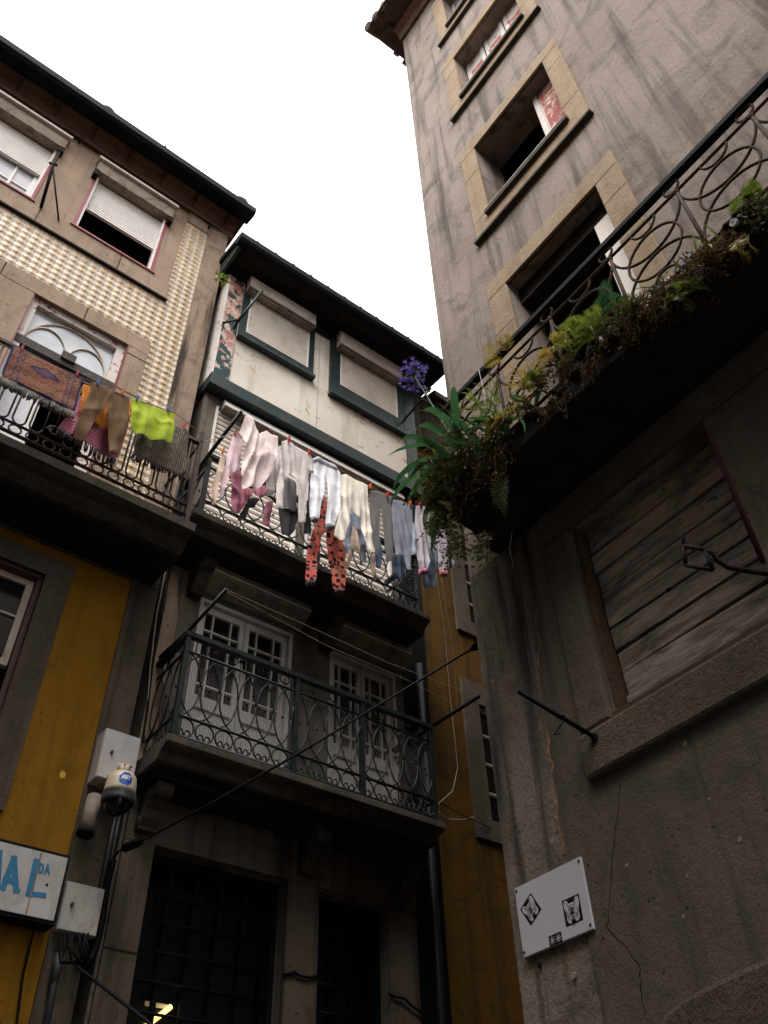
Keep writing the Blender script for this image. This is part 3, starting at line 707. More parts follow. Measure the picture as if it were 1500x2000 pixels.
# balcony slabs
def slab(z, ul, ur, o, h):
    m = MB(); m.prism_u([(0, z), (0, z-h), (o-.14, z-h), (o-.10, z-h*.62), (o-.03, z-h*.5), (o, z-h*.38), (o, z)], ul, ur); return m
sl_low = build(slab(5.24, 2.43, 5.345, .67, .17), 'balcony', 'concrete', tb, label='lower stone balcony slab', bevel=.008)
sl_up = build(slab(7.72, 2.30, 5.36, .68, .20), 'balcony', 'concrete', tb, label='upper stone balcony slab', bevel=.008)
m = MB(); m.box(2.50, 5.32, .0415, .40, 5.0, 5.055); build(m, 'slab_moulding', 'dark_soffit', tb)
pieces([(2.46, 5.32, .01, .52, 5.055, 5.071)], 'soffit', 'dark_soffit', sl_low); pieces([(2.33, 5.33, .01, .53, 7.508, 7.521)], 'soffit', 'dark_soffit', sl_up)  # dark sheets under both slabs, their shade put into the colour
def console(u, wd, zt, h, o):
    pr = [(0, zt), (o, zt), (o, zt-h*.22), (o-.03, zt-h*.34), (o*.72, zt-h*.38), (o*.55, zt-h*.55), (o*.5, zt-h*.75), (o*.34, zt-h*.93), (.12, zt-h), (0, zt-h)]
    m = MB(); m.prism_u(pr, u-wd/2, u+wd/2)
    for k in range(3): m.tube([(u-wd/2-.012, o*.66, zt-h*.2-k*.001), (u+wd/2+.012, o*.66, zt-h*.2-k*.001)], h*.16-.02*k, 14)
    m.tube([(u-wd/2-.010, o*.26, zt-h*.78), (u+wd/2+.010, o*.26, zt-h*.78)], h*.13, 12)
    return m
for u in (2.62, 4.18, 5.26): build(console(u, .16, 5.0, .32, .36), 'scroll_console', 'concrete', tb, bevel=.006)
for u in (2.72, 4.34): build(console(u, .14, 7.52, .34, .34), 'scroll_console', 'concrete', tb, bevel=.006)

def railing_B(u0, u1, o, zb, zt, pitch, mid, side=True, posts=()):
    """Interlaced ellipses over a band of scrolled rings, under a double top rail."""
    m = MB(); zr, z2 = zb+.20, zt-.17
    def run(P):   # P(t, z) maps distance along the run
        L = P[0]; f = P[1]
        m.tube([f(0, zb+.012), f(L, zb+.012)], .016, 6); m.tube([f(0, zr), f(L, zr)], .014, 6); m.tube([f(0, z2), f(L, z2)], .013, 6)
        n = max(2, round(L/pitch)); p = L/n
        for k in range(n+1):            # ellipses two pitches wide
            c = k*p; rx = p*.985; rz = (z2-zr)/2
            pts = []
            for i in range(37):
                q = 2*PI*i/36; x = c+rx*math.cos(q)
                if -.001 <= x <= L+.001: pts.append((i, f(min(max(x, 0), L), (z2+zr)/2+rz*math.sin(q))))
            seg = []; last = None
            for i, pt in pts:
                if last is not None and i != last+1: m.tube(seg, .0085, 5) if len(seg) > 1 else None; seg = []
                seg.append(pt); last = i
            if len(seg) > 1: m.tube(seg, .0085, 5)
            if 0 < k < n: m.ball(f(c+p/2, (z2+zr)/2), .014, .014, .02, 6, 4)
        for k in range(n):
            c = (k+.5)*p; r = p*.46
            m.tube([f(c+r*math.cos(2*PI*i/20), zb+.106+.085*math.sin(2*PI*i/20)) for i in range(20)], .0085, 5, True)
            for sg in (-1, 1):
                m.tube([f(c+sg*(.004+r*.40*(1-math.cos(q))*.8), zb+.025+.058*math.sin(q)) for q in [i*.36 for i in range(11)]], .0075, 5)
            if k % 3 == 1:
                m.tube([f(c-p*.3, z2+.03), f(c-p*.3, zt-.04), f(c+p*.1, zt-.04), f(c+p*.1, zt-.09), f(c-p*.1, zt-.09)], .008, 5)
            elif k % 3 == 2: m.tube([f(c+.05*math.cos(2*PI*i/14), (z2+zt)/2+.05*math.sin(2*PI*i/14)) for i in range(14)], .008, 5, True)
            else: m.tube([f(c, z2), f(c, zt)], .007, 5); m.tube([f(c+p*.5, z2), f(c+p*.5, zt)], .007, 5)
    run((u1-u0, lambda t, z: (u0+t, o, z)))
    for ue in (u0, u1): run((o-.04, lambda t, z, ue=ue: (ue, .04+t, z)))
    m.box(u0-.03, u1+.03, o-.032, o+.032, zt-.025, zt+.02)
    for ue in (u0, u1): m.box(ue-.03, ue+.03, .0, o-.032, zt-.025, zt+.018)
    for u in (u0, *posts, u1): m.box(u-.022, u+.022, o-.022, o+.022, zb-.03, zt-.025)
    return m
rl = build(railing_B(2.50, 5.29, .60, 5.27, 6.28, .186, 0, posts=(3.66, 4.42)), 'railing', 'green_iron', sl_low)
ru = build(railing_B(2.41, 5.26, .60, 7.75, 8.62, .240, 0, posts=(3.83,)), 'railing', 'green_iron', sl_up)
m = MB(); m.add([(2.53, .57, 5.30), (5.27, .57, 5.30), (5.27, .57, 6.12), (2.53, .57, 6.12)], [(0, 1, 2, 3)]); m.add([(2.52, .10, 5.30), (2.52, .56, 5.30), (2.52, .56, 6.12), (2.52, .10, 6.12)], [(0, 1, 2, 3)])
build(m, 'safety_net', 'net', sl_low, fixn=False)

def glazed_door(W, uc, shades):
    u0, u1, z0, z1 = W
    f = MB(); f.box(u0, u0+.045, -.16, -.01, z0, z1); f.box(u1-.045, u1, -.16, -.01, z0, z1); f.box(u0+.045, u1-.045, -.16, -.012, z1-.045, z1)
    d = build(f, 'glazed_door', 'door_white', tb)
    for a, b in ((u0+.05, uc-.004), (uc+.004, u1-.05)):
        f = MB(); st = .055; wd = b-a
        f.box(a, a+st, -.12, -.06, z0, z1-.05); f.box(b-st, b, -.12, -.06, z0, z1-.05)
        for z, h in ((z0, .14), (z0+.80, .13), (z1-.13, .08)): f.box(a+st, b-st, -.12, -.062, z, z+h)
        f.box(a+st, b-st, -.105, -.085, z0+.14, z0+.80); f.box(a+st+.04, b-st-.04, -.10, -.075, z0+.2, z0+.74)
        for q in (.24, .76): f.box(a+st+(wd-2*st)*q-.009, a+st+(wd-2*st)*q+.009, -.11, -.066, z0+.93, z1-.13)
        for z in (z1-.34, z0+1.06): f.box(a+st, b-st, -.112, -.068, z-.011, z+.011)
        build(f, 'door_leaf', 'door_white', d)
        f = MB(); f.add([(a+st, -.10, z0+.93), (b-st, -.10, z0+.93), (b-st, -.10, z1-.13), (a+st, -.10, z1-.13)], [(0, 1, 2, 3)]); build(f, 'pane', 'glass_dark', d)
    f = MB(); f.box(uc+.02, uc+.04, -.06, -.03, z0+1.35, z0+1.5); f.box(uc-.03, uc+.02, -.05, -.03, z0+1.45, z0+1.47); build(f, 'handle', 'black_iron', d)
glazed_door(L1, 3.385, 0); glazed_door(L2, 4.895, 0)
for a, b in ((2.78, 4.0), (4.40, 5.40)):
    m = MB(); m.prism_u([(0, 7.30), (.05, 7.30), (.24, 7.40), (.26, 7.44), (.26, 7.52), (0, 7.52)], a, b); build(m, 'shutter_hood', 'box_under', tb)
    m = MB(); m.box(a, b, .255, .27, 7.425, 7.44); build(m, 'hood_edge', 'shutter_box', tb)
m = MB(); m.prism_o([(2.45, 5.3), (2.60, 5.3), (2.60, 6.9), (2.52, 7.4), (2.45, 7.4)], .0, .012); build(m, 'plaster_strip', 'tan_stone', tb)
# ground floor gates
for G in (G1, G2):
    u0, u1, z0, z1 = G
    f = MB(); f.box(u0, u0+.05, -.30, -.12, z0, z1); f.box(u1-.05, u1, -.30, -.12, z0, z1); f.box(u0+.05, u1-.05, -.30, -.122, z1-.06, z1)
    gt = build(f, 'gate', 'gate_green', tb)
    f = MB(); n = max(2, round((u1-u0-.1)/.26)); p = (u1-u0-.1)/n
    for k in range(n+1): f.box(u0+.05+k*p-.018, u0+.05+k*p+.018, -.22, -.18, z0, z1-.06)
    z = 2.4
    while z < z1-.1:
        f.tube([(u0+.05, -.155, z), (u1-.05, -.155, z)], .013, 6); z += .215
    build(f, 'gate_bar', 'gate_green', gt)
    f = MB(); f.box(u0+.05, u1-.05, -.335, -.325, z0, z1-.06); build(f, 'pane', 'glass_dark', gt)
m = MB(); m.tube([(5.66, .07, 0), (5.66, .07, 7.5)], .045, 10); build(m, 'downpipe', 'green_iron', tb)
m = MB(); m.box(5.46, 5.825, .0, .02, 0, 10.4); build(m, 'dark_strip', 'gate_green', tb)

# poles that carry the washing lines
def pole(F, pts, r, name, mat, label, cat, group=None):
    m = MB(); m.tube(pts, r, 7); return build(m, name, mat, F=F, label=label, cat=cat, group=group)
G_POLE = 'iron poles holding washing lines'
pole(B, [(2.46, .10, 6.30), (2.50, .6, 6.33), B.at(443, 1150, 1.1)], .017, 'washing_pole', 'green_iron', 'green iron washing pole rising from the left end of the lower balcony', 'pole', G_POLE)
pole(B, [(5.31, .55, 6.29), B.at(937, 1359, 1.1)], .022, 'washing_pole', 'black_iron', 'thick dark washing pole leaning out from the right end of the lower balcony', 'pole', G_POLE)
pole(B, [B.at(383, 922, .45), B.at(472, 803, 1.2)], .022, 'washing_pole', 'green_iron', 'green iron washing pole at the left end of the upper balcony laundry', 'pole', G_POLE)
pole(B, [(5.27, .45, 8.62), (5.22, 1.25, 8.86)], .020, 'washing_pole', 'green_iron', 'green iron washing pole behind the lilac trousers at the right end of the laundry', 'pole', G_POLE)
m = MB(); m.tube([B.at(457, 642, .185), B.at(467, 624, .345), B.at(512, 568, .583)], .020); m.tube([B.at(434, 631, .19), B.at(467, 624, .345)], .016)
build(m, 'line_bracket', 'green_iron', F=B, label='forked green line bracket beside the left bay window', cat='bracket')
m = MB(); m.tube([B.at(785, 825, .185), B.at(821, 783, .45), B.at(840, 760, .56)], .016); m.tube([B.at(791, 757, .16), B.at(822, 778, .45), B.at(862, 802, .78)], .020)
p0 = [B.at(785+k*5.2, 825-k*6.1, .20+.03*k) for k in range(12)]
for k, q in enumerate(p0): m.ball((q[0]+.01*math.sin(k*2), q[1]+.018*math.cos(k*2), q[2]), .020, .02, .025, 6, 4)
build(m, 'line_bracket', 'black_iron', F=B, label='black line bracket wrapped in cord at the right corner of the bay', cat='bracket')

# ================================================================== OCHRE HOUSE at the end of the lane (coplanar with B)
td = empty(B, 'house', (7.5, 0, 0), 'ochre house seen in the gap between the green bay house and the tower', 'house')
D1, D2 = (6.66, 7.5, 8.60, 10.15), (6.62, 7.5, 5.83, 7.32)
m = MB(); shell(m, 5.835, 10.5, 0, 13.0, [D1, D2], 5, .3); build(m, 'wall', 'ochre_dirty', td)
for W, l, t_, b_ in ((D1, .25, .24, .22), (D2, .25, .30, .24)):
    m = MB(); ring(m, W[0], W[1], W[2], W[3], l, .25, t_, b_, -.01, .04); build(m, 'window_surround', 'granite', td)
    m = MB(); bars(m, W[0], W[1], W[2], W[3], .035, -.1, -.02, ((W[0]+W[1])/2,), [W[2]+(W[3]-W[2])*k/4 for k in (1, 2, 3)], .025); fr = build(m, 'window', 'cream_frame', td)
    m = MB(); m.add([(W[0], -.07, W[2]), (W[1], -.07, W[2]), (W[1], -.07, W[3]), (W[0], -.07, W[3])], [(0, 1, 2, 3)]); build(m, 'pane', 'glass_dark', fr)
m = MB(); m.box(5.835, 10.5, -.01, .06, 11.75, 13.0); build(m, 'upper_band', 'pier_stone', td)
m = MB(); m.prism_u([(.02, 13.0), (.25, 12.97), (.25, 13.1), (-2.5, 13.9), (-5, 13.0)], 6.24, 10.5); build(m, 'roof', 'roof_tile', td)
m = MB(); m.box(5.84, 8.2, .0, .05, 0, 2.95); build(m, 'plinth', 'granite', td)

# ================================================================== TOWER (facade T)
tt = empty(T, 'tower_house', (0, 0, 0), 'tall rendered tower house on the right with stained grey brown walls', 'house')
C0 = -3.45
W1, W2, W3, W4, WB = (-2.47, -1.45, 15.35, 16.75), (-2.51, -1.41, 12.72, 14.10), (-2.52, -1.42, 9.70, 11.22), (-2.52, -1.43, 5.92, 8.36), (-2.49, -1.42, 3.97, 5.34)
RW = [(1.0, 2.1, 9.7, 11.22), (1.0, 2.1, 12.72, 14.1)]
m = MB(); shell(m, C0, 7.5, 0, 17.7, [W1, W2, W3, W4, WB, *RW], 7.5, .38); build(m, 'wall', 'tower_render', tt)
for W, ex in ((W1, (.22, .2, .2, .27)), (W2, (.22, .2, .2, .27)), (W3, (.22, .21, .2, .28)), (W4, (.23, .23, .23, 0)), (RW[0], (.22, .2, .2, .27)), (RW[1], (.22, .2, .2, .27))):
    l, r, t_, b_ = ex
    m = MB(); ring(m, *W, l, r, t_, b_, -.02, .03); sr = build(m, 'window_surround', 'granite_warm', tt, bevel=.006)
    if b_:
        m = MB(); m.box(W[0]-.02, W[1]+.02, -.2, .075, W[2]-.06, W[2]); m.box(W[0]-l-.02, W[1]+r+.02, .0, .055, W[2]-b_-.035, W[2]-b_); build(m, 'sill', 'concrete', sr)
        m = MB(); m.box(W[0], W[1], .055, .079, W[2]-.004, W[2]+.004); build(m, 'sill_edge', 'shutter_box', sr)
jl = []
for W in (W2, W3):
    for z in (W[2]+.05, W[2]+1.0): jl += [(W[0]-.222, W[0], .0, .0305, z, z+.01), (W[1], W[1]+.2, .0, .0305, z+.2, z+.21)]
for z in (8.0, 7.4, 6.7): jl += [(W4[1], W4[1]+.23, .0, .0305, z, z+.012), (W4[0]-.23, W4[0], .0, .0305, z-.2, z-.188)]
pieces(jl, 'stone_joint', 'box_under', tt)
# window 2: painted shutters close the opening
m = MB(); n = 3; p = (W2[1]-W2[0])/n
for k in range(n):
    a, b = W2[0]+k*p+.012, W2[0]+(k+1)*p-.012
    m.box(a, b, -.24, -.20, W2[2], W2[3]); 
    m.box(a, a+.06, -.20, -.185, W2[2], W2[3]); m.box(b-.06, b, -.20, -.185, W2[2], W2[3])
sh = build(m, 'window_shutter', 'peel_white', tt, label='flaking white and red shutter closing the window')
m = MB()
for k in range(n):
    a, b = W2[0]+k*p+.08, W2[0]+(k+1)*p-.08
    for z in (W2[2]+.08, W2[2]+.6): m.box(a, b, -.2, -.192, z, z+.44)
build(m, 'shutter_panel', 'peel_red', sh)
# window 3: one leaf left on the right jamb
m = MB(); a, b = W3[1]-.34, W3[1]-.02
m.box(a, b, -.20, -.16, W3[2], W3[3]-.02); m.box(a, a+.06, -.16, -.145, W3[2], W3[3]-.02)
for z in (W3[2]+.12, W3[2]+.3): m.box(a+.1, b-.06, -.16, -.148, z, z+.05)
sh = build(m, 'window_shutter', 'peel_white', tt, label='single flaking shutter leaf left in the dark open window')
m = MB(); m.box(a+.08, b-.04, -.16, -.152, W3[2]+.5, W3[3]-.15); build(m, 'shutter_panel', 'peel_red', sh)
m = MB(); bars(m, W1[0], W1[1], W1[2], W1[3], .05, -.22, -.18, (-1.96,), (), .05); fr = build(m, 'window', 'peel_white', tt)
m = MB(); m.add([(W1[0], -.21, W1[2]), (W1[1], -.21, W1[2]), (W1[1], -.21, W1[3]), (W1[0], -.21, W1[3])], [(0, 1, 2, 3)]); build(m, 'pane', 'glass_pale', fr)
# window 4: bare inner door frame, pale boards on the right
m = MB(); m.box(W4[1]-.20, W4[1]-.01, -.34, -.10, W4[2], W4[3]-.25); m.box(W4[1]-.20, W4[1]-.01, -.34, -.08, W4[2]+.95, W4[2]+1.02)
build(m, 'door_frame', 'shutter_cream', tt)
m = MB(); m.box(W4[0], W4[1], -.34, -.12, W4[3]-.22, W4[3]); build(m, 'door_lintel', 'dark_soffit', tt)
m = MB(); m.box(W4[1]-.02, W4[1]+.21, .029, .034, W4[2]+.05, W4[2]+.72); build(m, 'paint_patch', 'peel_white', tt)
# boarded window
u0, u1, z0, z1 = WB
m = MB(); z = z0; k = 0
while z < z1:
    h = random.uniform(.125, .165); tl = random.uniform(-.012, .012); o = -.085+random.uniform(-.014, .014); q = random.uniform(-.006, .006)
    a, b = u0+.045, u1-.02
    m.hexa([(a, o-.03, z+.006-tl), (a, o-.03, z+h-tl-.006), (a, o, z+.006-tl), (a, o, z+h-tl-.006), (b, o-.03, z+.006+tl), (b, o-.03, z+h+tl+q-.006), (b, o, z+.006+tl), (b, o, z+h+tl+q-.006)])
    z += h
bd = build(m, 'board_panel', 'planks', tt, label='weathered grey planks nailed across the window', bevel=.003)
m = MB(); m.box(u0, u0+.035, -.16, -.01, z0+.05, z1); m.box(u0-.01, u1+.02, -.12, .02, z0, z0+.04); build(m, 'window_frame', 'twig', tt)
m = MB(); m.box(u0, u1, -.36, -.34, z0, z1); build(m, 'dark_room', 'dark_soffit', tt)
m = MB(); ring(m, u0, u1, z0, z1, .23, .55, .25, 0, -.02, .045); m.box(u0-.245, u1+.6, -.02, .055, z0-.255, z0)
build(m, 'window_surround', 'granite', tt, label='rough granite surround of the boarded window', bevel=.022)
m = MB(); m.tube([T.at(1387, 850, .03), T.at(1425, 935, .03), T.at(1493, 1096, .03)], .022); build(m, 'iron_bar', plain('dull_red', (.075, .028, .024), .8, .2, .4, 20, .4), tt)
m = MB(); m.box(C0+.004, -2.70, -.01, .006, 0, 5.60); build(m, 'lower_render', 'grimy_render', tt, label='grimy streaked render below the balcony')  # sheet over the tower wall, darker to carry the shade down here
# raised coat of smoother render with a broken left edge, and the stone lintel low on the right
edge = [(1040, 1105), (1046, 1150), (1050, 1210), (1057, 1260), (1056, 1310), (1063, 1350), (1066, 1400), (1077, 1450), (1083, 1500), (1093, 1560), (1100, 1620), (1108, 1680)]
pe = [T.at(x, y)[0::2] for x, y in edge]
rough = []
for i in range(len(pe)-1):
    for k in range(5):
        f_ = k/5; rough.append((pe[i][0]*(1-f_)+pe[i+1][0]*f_+random.uniform(-.014, .014), pe[i][1]*(1-f_)+pe[i+1][1]*f_))
rough += [pe[-1], (-2.955, 3.2), (-2.93, 2.9), (-2.90, 2.5), (-2.90, 1.8)]
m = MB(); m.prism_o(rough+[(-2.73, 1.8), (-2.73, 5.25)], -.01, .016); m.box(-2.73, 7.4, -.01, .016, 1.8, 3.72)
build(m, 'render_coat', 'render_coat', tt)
m = MB(); lip = [(u-.010, z) for u, z in rough[8:55]]
for i in range(len(lip)-1):
    wd = (.003+.010*abs(noise.noise(Vector((i*.45, 0, 3))))) if i < 24 else (.010+.034*abs(noise.noise(Vector((i*.45, 0, 3)))))*min(1, (52-i)/9)
    m.prism_o([(lip[i][0]-wd, lip[i][1]), (lip[i][0]+.008, lip[i][1]), (lip[i+1][0]+.008, lip[i+1][1]), (lip[i+1][0]-wd, lip[i+1][1])], .0, .010)
build(m, 'exposed_plaster', plain('exposed_plaster', (.30, .185, .105), .9, .2, .4, 30, .4), tt)
def crack(pts, n=6, jit=.010, wd=.004, o=.0155):
    P = [T.at(x, y, .016)[0::2] for x, y in pts]; q = []
    for i in range(len(P)-1):
        for k in range(n):
            f_ = k/n; q.append((P[i][0]*(1-f_)+P[i+1][0]*f_+random.uniform(-jit, jit), P[i][1]*(1-f_)+P[i+1][1]*f_))
    m = MB()
    for a, b in zip(q, q[1:]):
        s_ = wd*random.uniform(.4, 1.3); m.prism_o([(a[0]-s_, a[1]), (a[0]+s_, a[1]), (b[0]+s_, b[1]), (b[0]-s_, b[1])], o-.01, o+.0018)
    return m
m = crack([(1212, 1530), (1205, 1600), (1197, 1680), (1192, 1760), (1186, 1810), (1222, 1850), (1250, 1885), (1252, 1930), (1262, 1995)], 6, .006, .0022)
build(m, 'wall_crack', 'ink', tt)
for (x, y, r) in ((1052, 1885, .012), (1270, 1703, .006), (1342, 1772, .005), (1306, 1618, .004), (1412, 480, .008), (1388, 207, .014), (1149, 1690, .006), (1178, 1833, .006)):
    p = T.at(x, y, .016); m = MB(); m.prism_o([(p[0]+r*math.cos(k), p[2]+r*1.2*math.sin(k)) for k in (0, .9, 1.8, 2.7, 3.6, 4.5, 5.4)], -.005, .0185 if y > 600 else .002)
    build(m, 'drill_hole', 'ink', tt)
for (x, y, r) in ((1338, 1452, .013), (1342, 1712, .008), (1335, 1790, .007), (1225, 1690, .010), (1445, 1640, .012), (1385, 1560, .007), (1120, 1905, .018), (1075, 1640, .016), (960, 1330, .02), (1035, 1560, .014)):
    p = T.at(x, y, .016); m = MB(); m.prism_o([(p[0]+r*random.uniform(.5, 1.3)*math.cos(k), p[2]+r*random.uniform(.5, 1.3)*math.sin(k)) for k in (0, .7, 1.4, 2.1, 2.8, 3.5, 4.2, 4.9, 5.6)], -.005, .0182 if x > 1110 else .0075)
    build(m, 'plaster_chip', 'tan_stone', tt)
bmx = MB(); P = []
prof = [(-2.66, 2.38), (-2.64, 2.52), (-2.56, 2.60), (-2.42, 2.635), (-2.2, 2.66), (-1.9, 2.68), (-1.4, 2.68), (-1.4, 1.7), (-2.66, 1.7)]
bmx.prism_o(prof, -.02, .07); build(bmx, 'stone_lintel', 'granite', tt, bevel=.025)
# roof of the tower
m = MB(); m.prism_u([(-.02, 17.35), (.05, 17.35), (.09, 17.5), (.18, 17.55), (.18, 17.7), (-.02, 17.7)], C0-.02, 7.6); build(m, 'cornice', 'cornice', tt)
m = MB()
m.prism_u([(.55, 17.66), (.55, 17.74), (-4, 18.9), (-4.0, 18.8), (-.1, 17.72)], C0-.28, 7.7); m.box(C0-.28, C0, -7, .3, 17.62, 17.70)
build(m, 'roof', 'roof_tile', tt)
m = MB()
for k in range(12): m.tube([(C0-.24+k*.2, .30, 17.78), (C0-.24+k*.2, .60-random.uniform(0, .1), 17.70)], .085, 10)
build(m, 'roof_tile_row', 'roof_tile', tt)
m = MB()
for k in range(10): m.tube([(C0-.2, -.1-k*.22, 17.76), (C0-.32-random.uniform(0, .06), -.1-k*.22, 17.69)], .06, 10)
build(m, 'roof_tile_row', 'roof_tile', tt)
# tower balcony
m = MB(); m.prism_u([(0, 5.89), (0, 5.60), (.12, 5.60), (.20, 5.64), (.24, 5.70), (.40, 5.72), (.46, 5.75), (.46, 5.885)], -3.13, 4.5)
bt = build(m, 'balcony', 'dark_soffit', tt, label='blackened balcony slab with weeds along its edge', bevel=.01)  # whole slab near-black: darkness of its underside put into the colour
def railing_T(u_end, n, p, o, zb, zt):
    m = MB(); z2 = zt-.15; h = z2-zb
    ul = u_end-n*p
    m.tube([(ul, o, z2), (u_end, o, z2)], .011, 6); m.tube([(ul, o, zb), (u_end, o, zb)], .012, 6)
    for k in range(n+1):
        c = u_end-k*p; r = .0095
        m.tube([(c, o, zb-.12), (c, o, z2)], .013, 6)
        m.tube(arc(c-.02, (z2+zt)/2-.005, .055, .055, 0, 360, o, 16)[:-1], r, 5, True)
        m.ball((c, o, z2-.01), .02, .02, .025, 7, 5)
        if k == n: break
        d = c-p; mid = c-p/2
        m.tube(arc(mid, z2-.02, p/2, h*.46, 180, 360, o, 20), r, 6)          # festoon between the heads
        m.tube(arc(mid, zb, p/2, h*.47, 0, 180, o, 20), r, 6)                # arch between the feet
        m.tube(arc(mid, (z2+zb)/2+.005, .20, .205, 0, 360, o, 26)[:-1], r, 6, True)   # ring
        m.tube(arc(mid, z2, .095, .10, 180, 360, o, 12), r*.9, 6); m.tube(arc(mid, zb, .10, .12, 0, 180, o, 12), r*.9, 6)
    for z in (zb, z2, zt): m.tube([(ul, o, z), (ul, .02, z)], .012, 6)
    return m
rt_ = build(railing_T(2.53, 10, .557, .42, 6.02, 6.84), 'railing', 'rust_iron', bt)
m = MB(); m.box(2.53-5.57-.03, 2.53, .392, .448, 6.82, 6.862); build(m, 'handrail', 'black_iron', tt)

# ================================================================== unseen blocks added to shade the lane walls: behind, left, far end
tr = empty(T, 'house', (-1.0, 4.7, 0), 'plain rendered house across the lane, behind the viewer', 'house')
m = MB(); m.box(-2.4, 9.0, 4.7, 11.0, 0, 13.0); build(m, 'wall', 'house_wall', tr)
m = MB(); m.prism_u([(4.5, 13.0), (4.5, 13.1), (8.0, 14.5), (11.2, 13.1), (11.2, 13.0)], -2.6, 9.2); build(m, 'roof', 'roof_tile', tr)
tl = empty(A, 'house', (-9.0, 2, 0), 'plain rendered house closing the lane on the far left, out of the picture', 'house')  # unseen block, added to keep sky light out of the lane
m = MB(); m.box(-15.0, -9.0, -1, 8.5, 0, 16.0); build(m, 'wall', 'house_wall', tl)
m = MB(); m.box(-15.2, -8.7, -1.2, 8.7, 16.0, 16.3); build(m, 'roof', 'roof_tile', tl)
te = empty(B, 'house', (13, 2, 0), 'plain rendered house closing the far end of the lane, hidden behind the tower', 'house')  # unseen block, added to darken the ochre house wall
m = MB(); m.box(10.6, 16.0, -1.0, 9.0, 0, 15.0); build(m, 'wall', 'house_wall', te)
m = MB(); m.box(10.4, 16.2, -1.2, 9.2, 15.0, 15.3); build(m, 'roof', 'roof_tile', te)

# ================================================================== LAUNDRY
def poly_fill(poly, step):
    """Triangulate a closed outline with inner points; returns verts, tris, border count."""
    P = [Vector(p) for p in poly]
    for _ in range(1):                       # round the corners once
        P = [q for i in range(len(P)) for q in (P[i]*.93+P[(i+1) % len(P)]*.07, P[i]*.07+P[(i+1) % len(P)]*.93)]
    bd = []
    for i in range(len(P)):
        a, b = P[i], P[(i+1) % len(P)]; n = max(1, round((b-a).length/step))
        bd += [a+(b-a)*(k/n) for k in range(n)]
    us = [p.x for p in bd]; zs = [p.y for p in bd]
    nb = len(bd)
    def inside(x, y):
        c = False; j = nb-1
        for i in range(nb):
            a, b = bd[i], bd[j]
            if (a.y > y) != (b.y > y) and x < (b.x-a.x)*(y-a.y)/(b.y-a.y)+a.x: c = not c
            j = i
        return c
    arr = np.array([(p.x, p.y) for p in bd]); inner = []
    y = min(zs)+step*.5; r = 0
    while y < max(zs):
        x = min(us)+(step*.5 if r % 2 else 0)
        while x < max(us):
            if inside(x, y) and np.min((arr[:, 0]-x)**2+(arr[:, 1]-y)**2) > (step*.55)**2: inner.append(Vector((x, y)))
            x += step
        y += step*.866; r += 1
    vs, es, fs, ov, oe, of = delaunay_2d_cdt(bd+inner, [(i, (i+1) % nb) for i in range(nb)], [], 1, 1e-6)
    V = np.array([(v.x, v.y) for v in vs]); isb = np.array([any(q < nb for q in o_) for o_ in ov])
    d = np.sqrt(((V[:, None, :]-arr[None])**2).sum(2).min(1)); d[isb] = 0
    return V, fs, isb, d

def garment(F, outline, o, mat, name, label, cat, group=None, th=.003, fold=.036, wl=.10, seed=0, step=.018, parent=None, uvq=None, skew=.15, flat=False):
    pts = [F.at(x, y, o)[0::2] for x, y in outline]
    V, fs, isb, d = poly_fill(pts, step)
    zt, zb = V[:, 1].max(), V[:, 1].min(); H = max(.05, zt-zb)
    off = np.empty(len(V))
    for i, (u, z) in enumerate(V):
        k = min(1, (zt-z)/H*1.6)*.75+.25
        nz = noise.noise(Vector((u*5, z*1.1, seed*3.7)))
        f1 = 1.1-2.2*abs(math.sin(PI*(u+skew*(z-zt)*(.6+.5*nz))/wl+seed*1.7+4.2*nz+1.3*noise.noise(Vector((u*3, z*2.6, seed*8.1)))))**.6
        f2 = noise.noise(Vector((u*16, z*2.2, seed*5.1+9)))
        f3 = 1-2.6*abs(noise.noise(Vector((u*3+z*2, z*3-u*3, seed*2.3+4))))
        off[i] = fold*k*(.80*f1*max(.12, .45+1.1*noise.noise(Vector((u*7, z*2.0, seed*6.3+2))))+.60*f2+.40*f3)
    h = th*np.sqrt(np.clip(d/.012, 0, 1))
    mb = MB(); n = len(V)
    vs = [(u, o+off[i]+h[i], z) for i, (u, z) in enumerate(V)]
    back = {}
    for i in range(n):
        back[i] = len(vs); vs.append((V[i][0], o+off[i]-h[i]-.003, V[i][1]))
    mb.add(vs, [tuple(f) for f in fs]+[tuple(back[i] for i in reversed(f)) for f in fs], True)
    uv = None
    if uvq:
        p0, p1, p2 = [np.array(F.at(x, y, o)[0::2]) for x, y in uvq]
        Mi = np.linalg.inv(np.stack([p1-p0, p2-p0], 1))
        uv = [tuple(Mi @ (np.array((v[0], v[2]))-p0)) for v in vs]
    return build(mb, name, mat, parent, F=F, base=None if parent is not None else [float(V[:, 0].mean()), o, float(zb)], label=label, cat=cat, group=group, uv=uv)
def z1(*pts): return [(400+x/5.769, 800+y/5.769) for x, y in pts]
def z2(*pts): return [(590+x/4.839, 860+y/4.839) for x, y in pts]
def z5(*pts): return [(x/3.947, 660+y/3.947) for x, y in pts]
GL = 'clothes drying on the bay house balcony'
OF, OM, OB = 1.20, 1.02, .86
def gb(pts, o, mat, name, label, cat, **k): return garment(B, pts, o, 'f_'+mat, name, label, cat, GL, **k)
gb(z1((450, 75), (500, 60), (560, 130), (585, 215), (612, 268), (700, 232), (765, 285), (825, 300), (822, 430), (790, 600), (720, 760), (645, 850), (560, 885), (445, 875), (428, 800), (425, 640), (440, 560), (455, 420), (432, 290), (398, 250)), OF, 'blush', 'shirt', 'big pale blush shirt sagging in a deep fold, at the top left of the laundry', 'shirt', seed=1, fold=.045, wl=.16, skew=-.3)
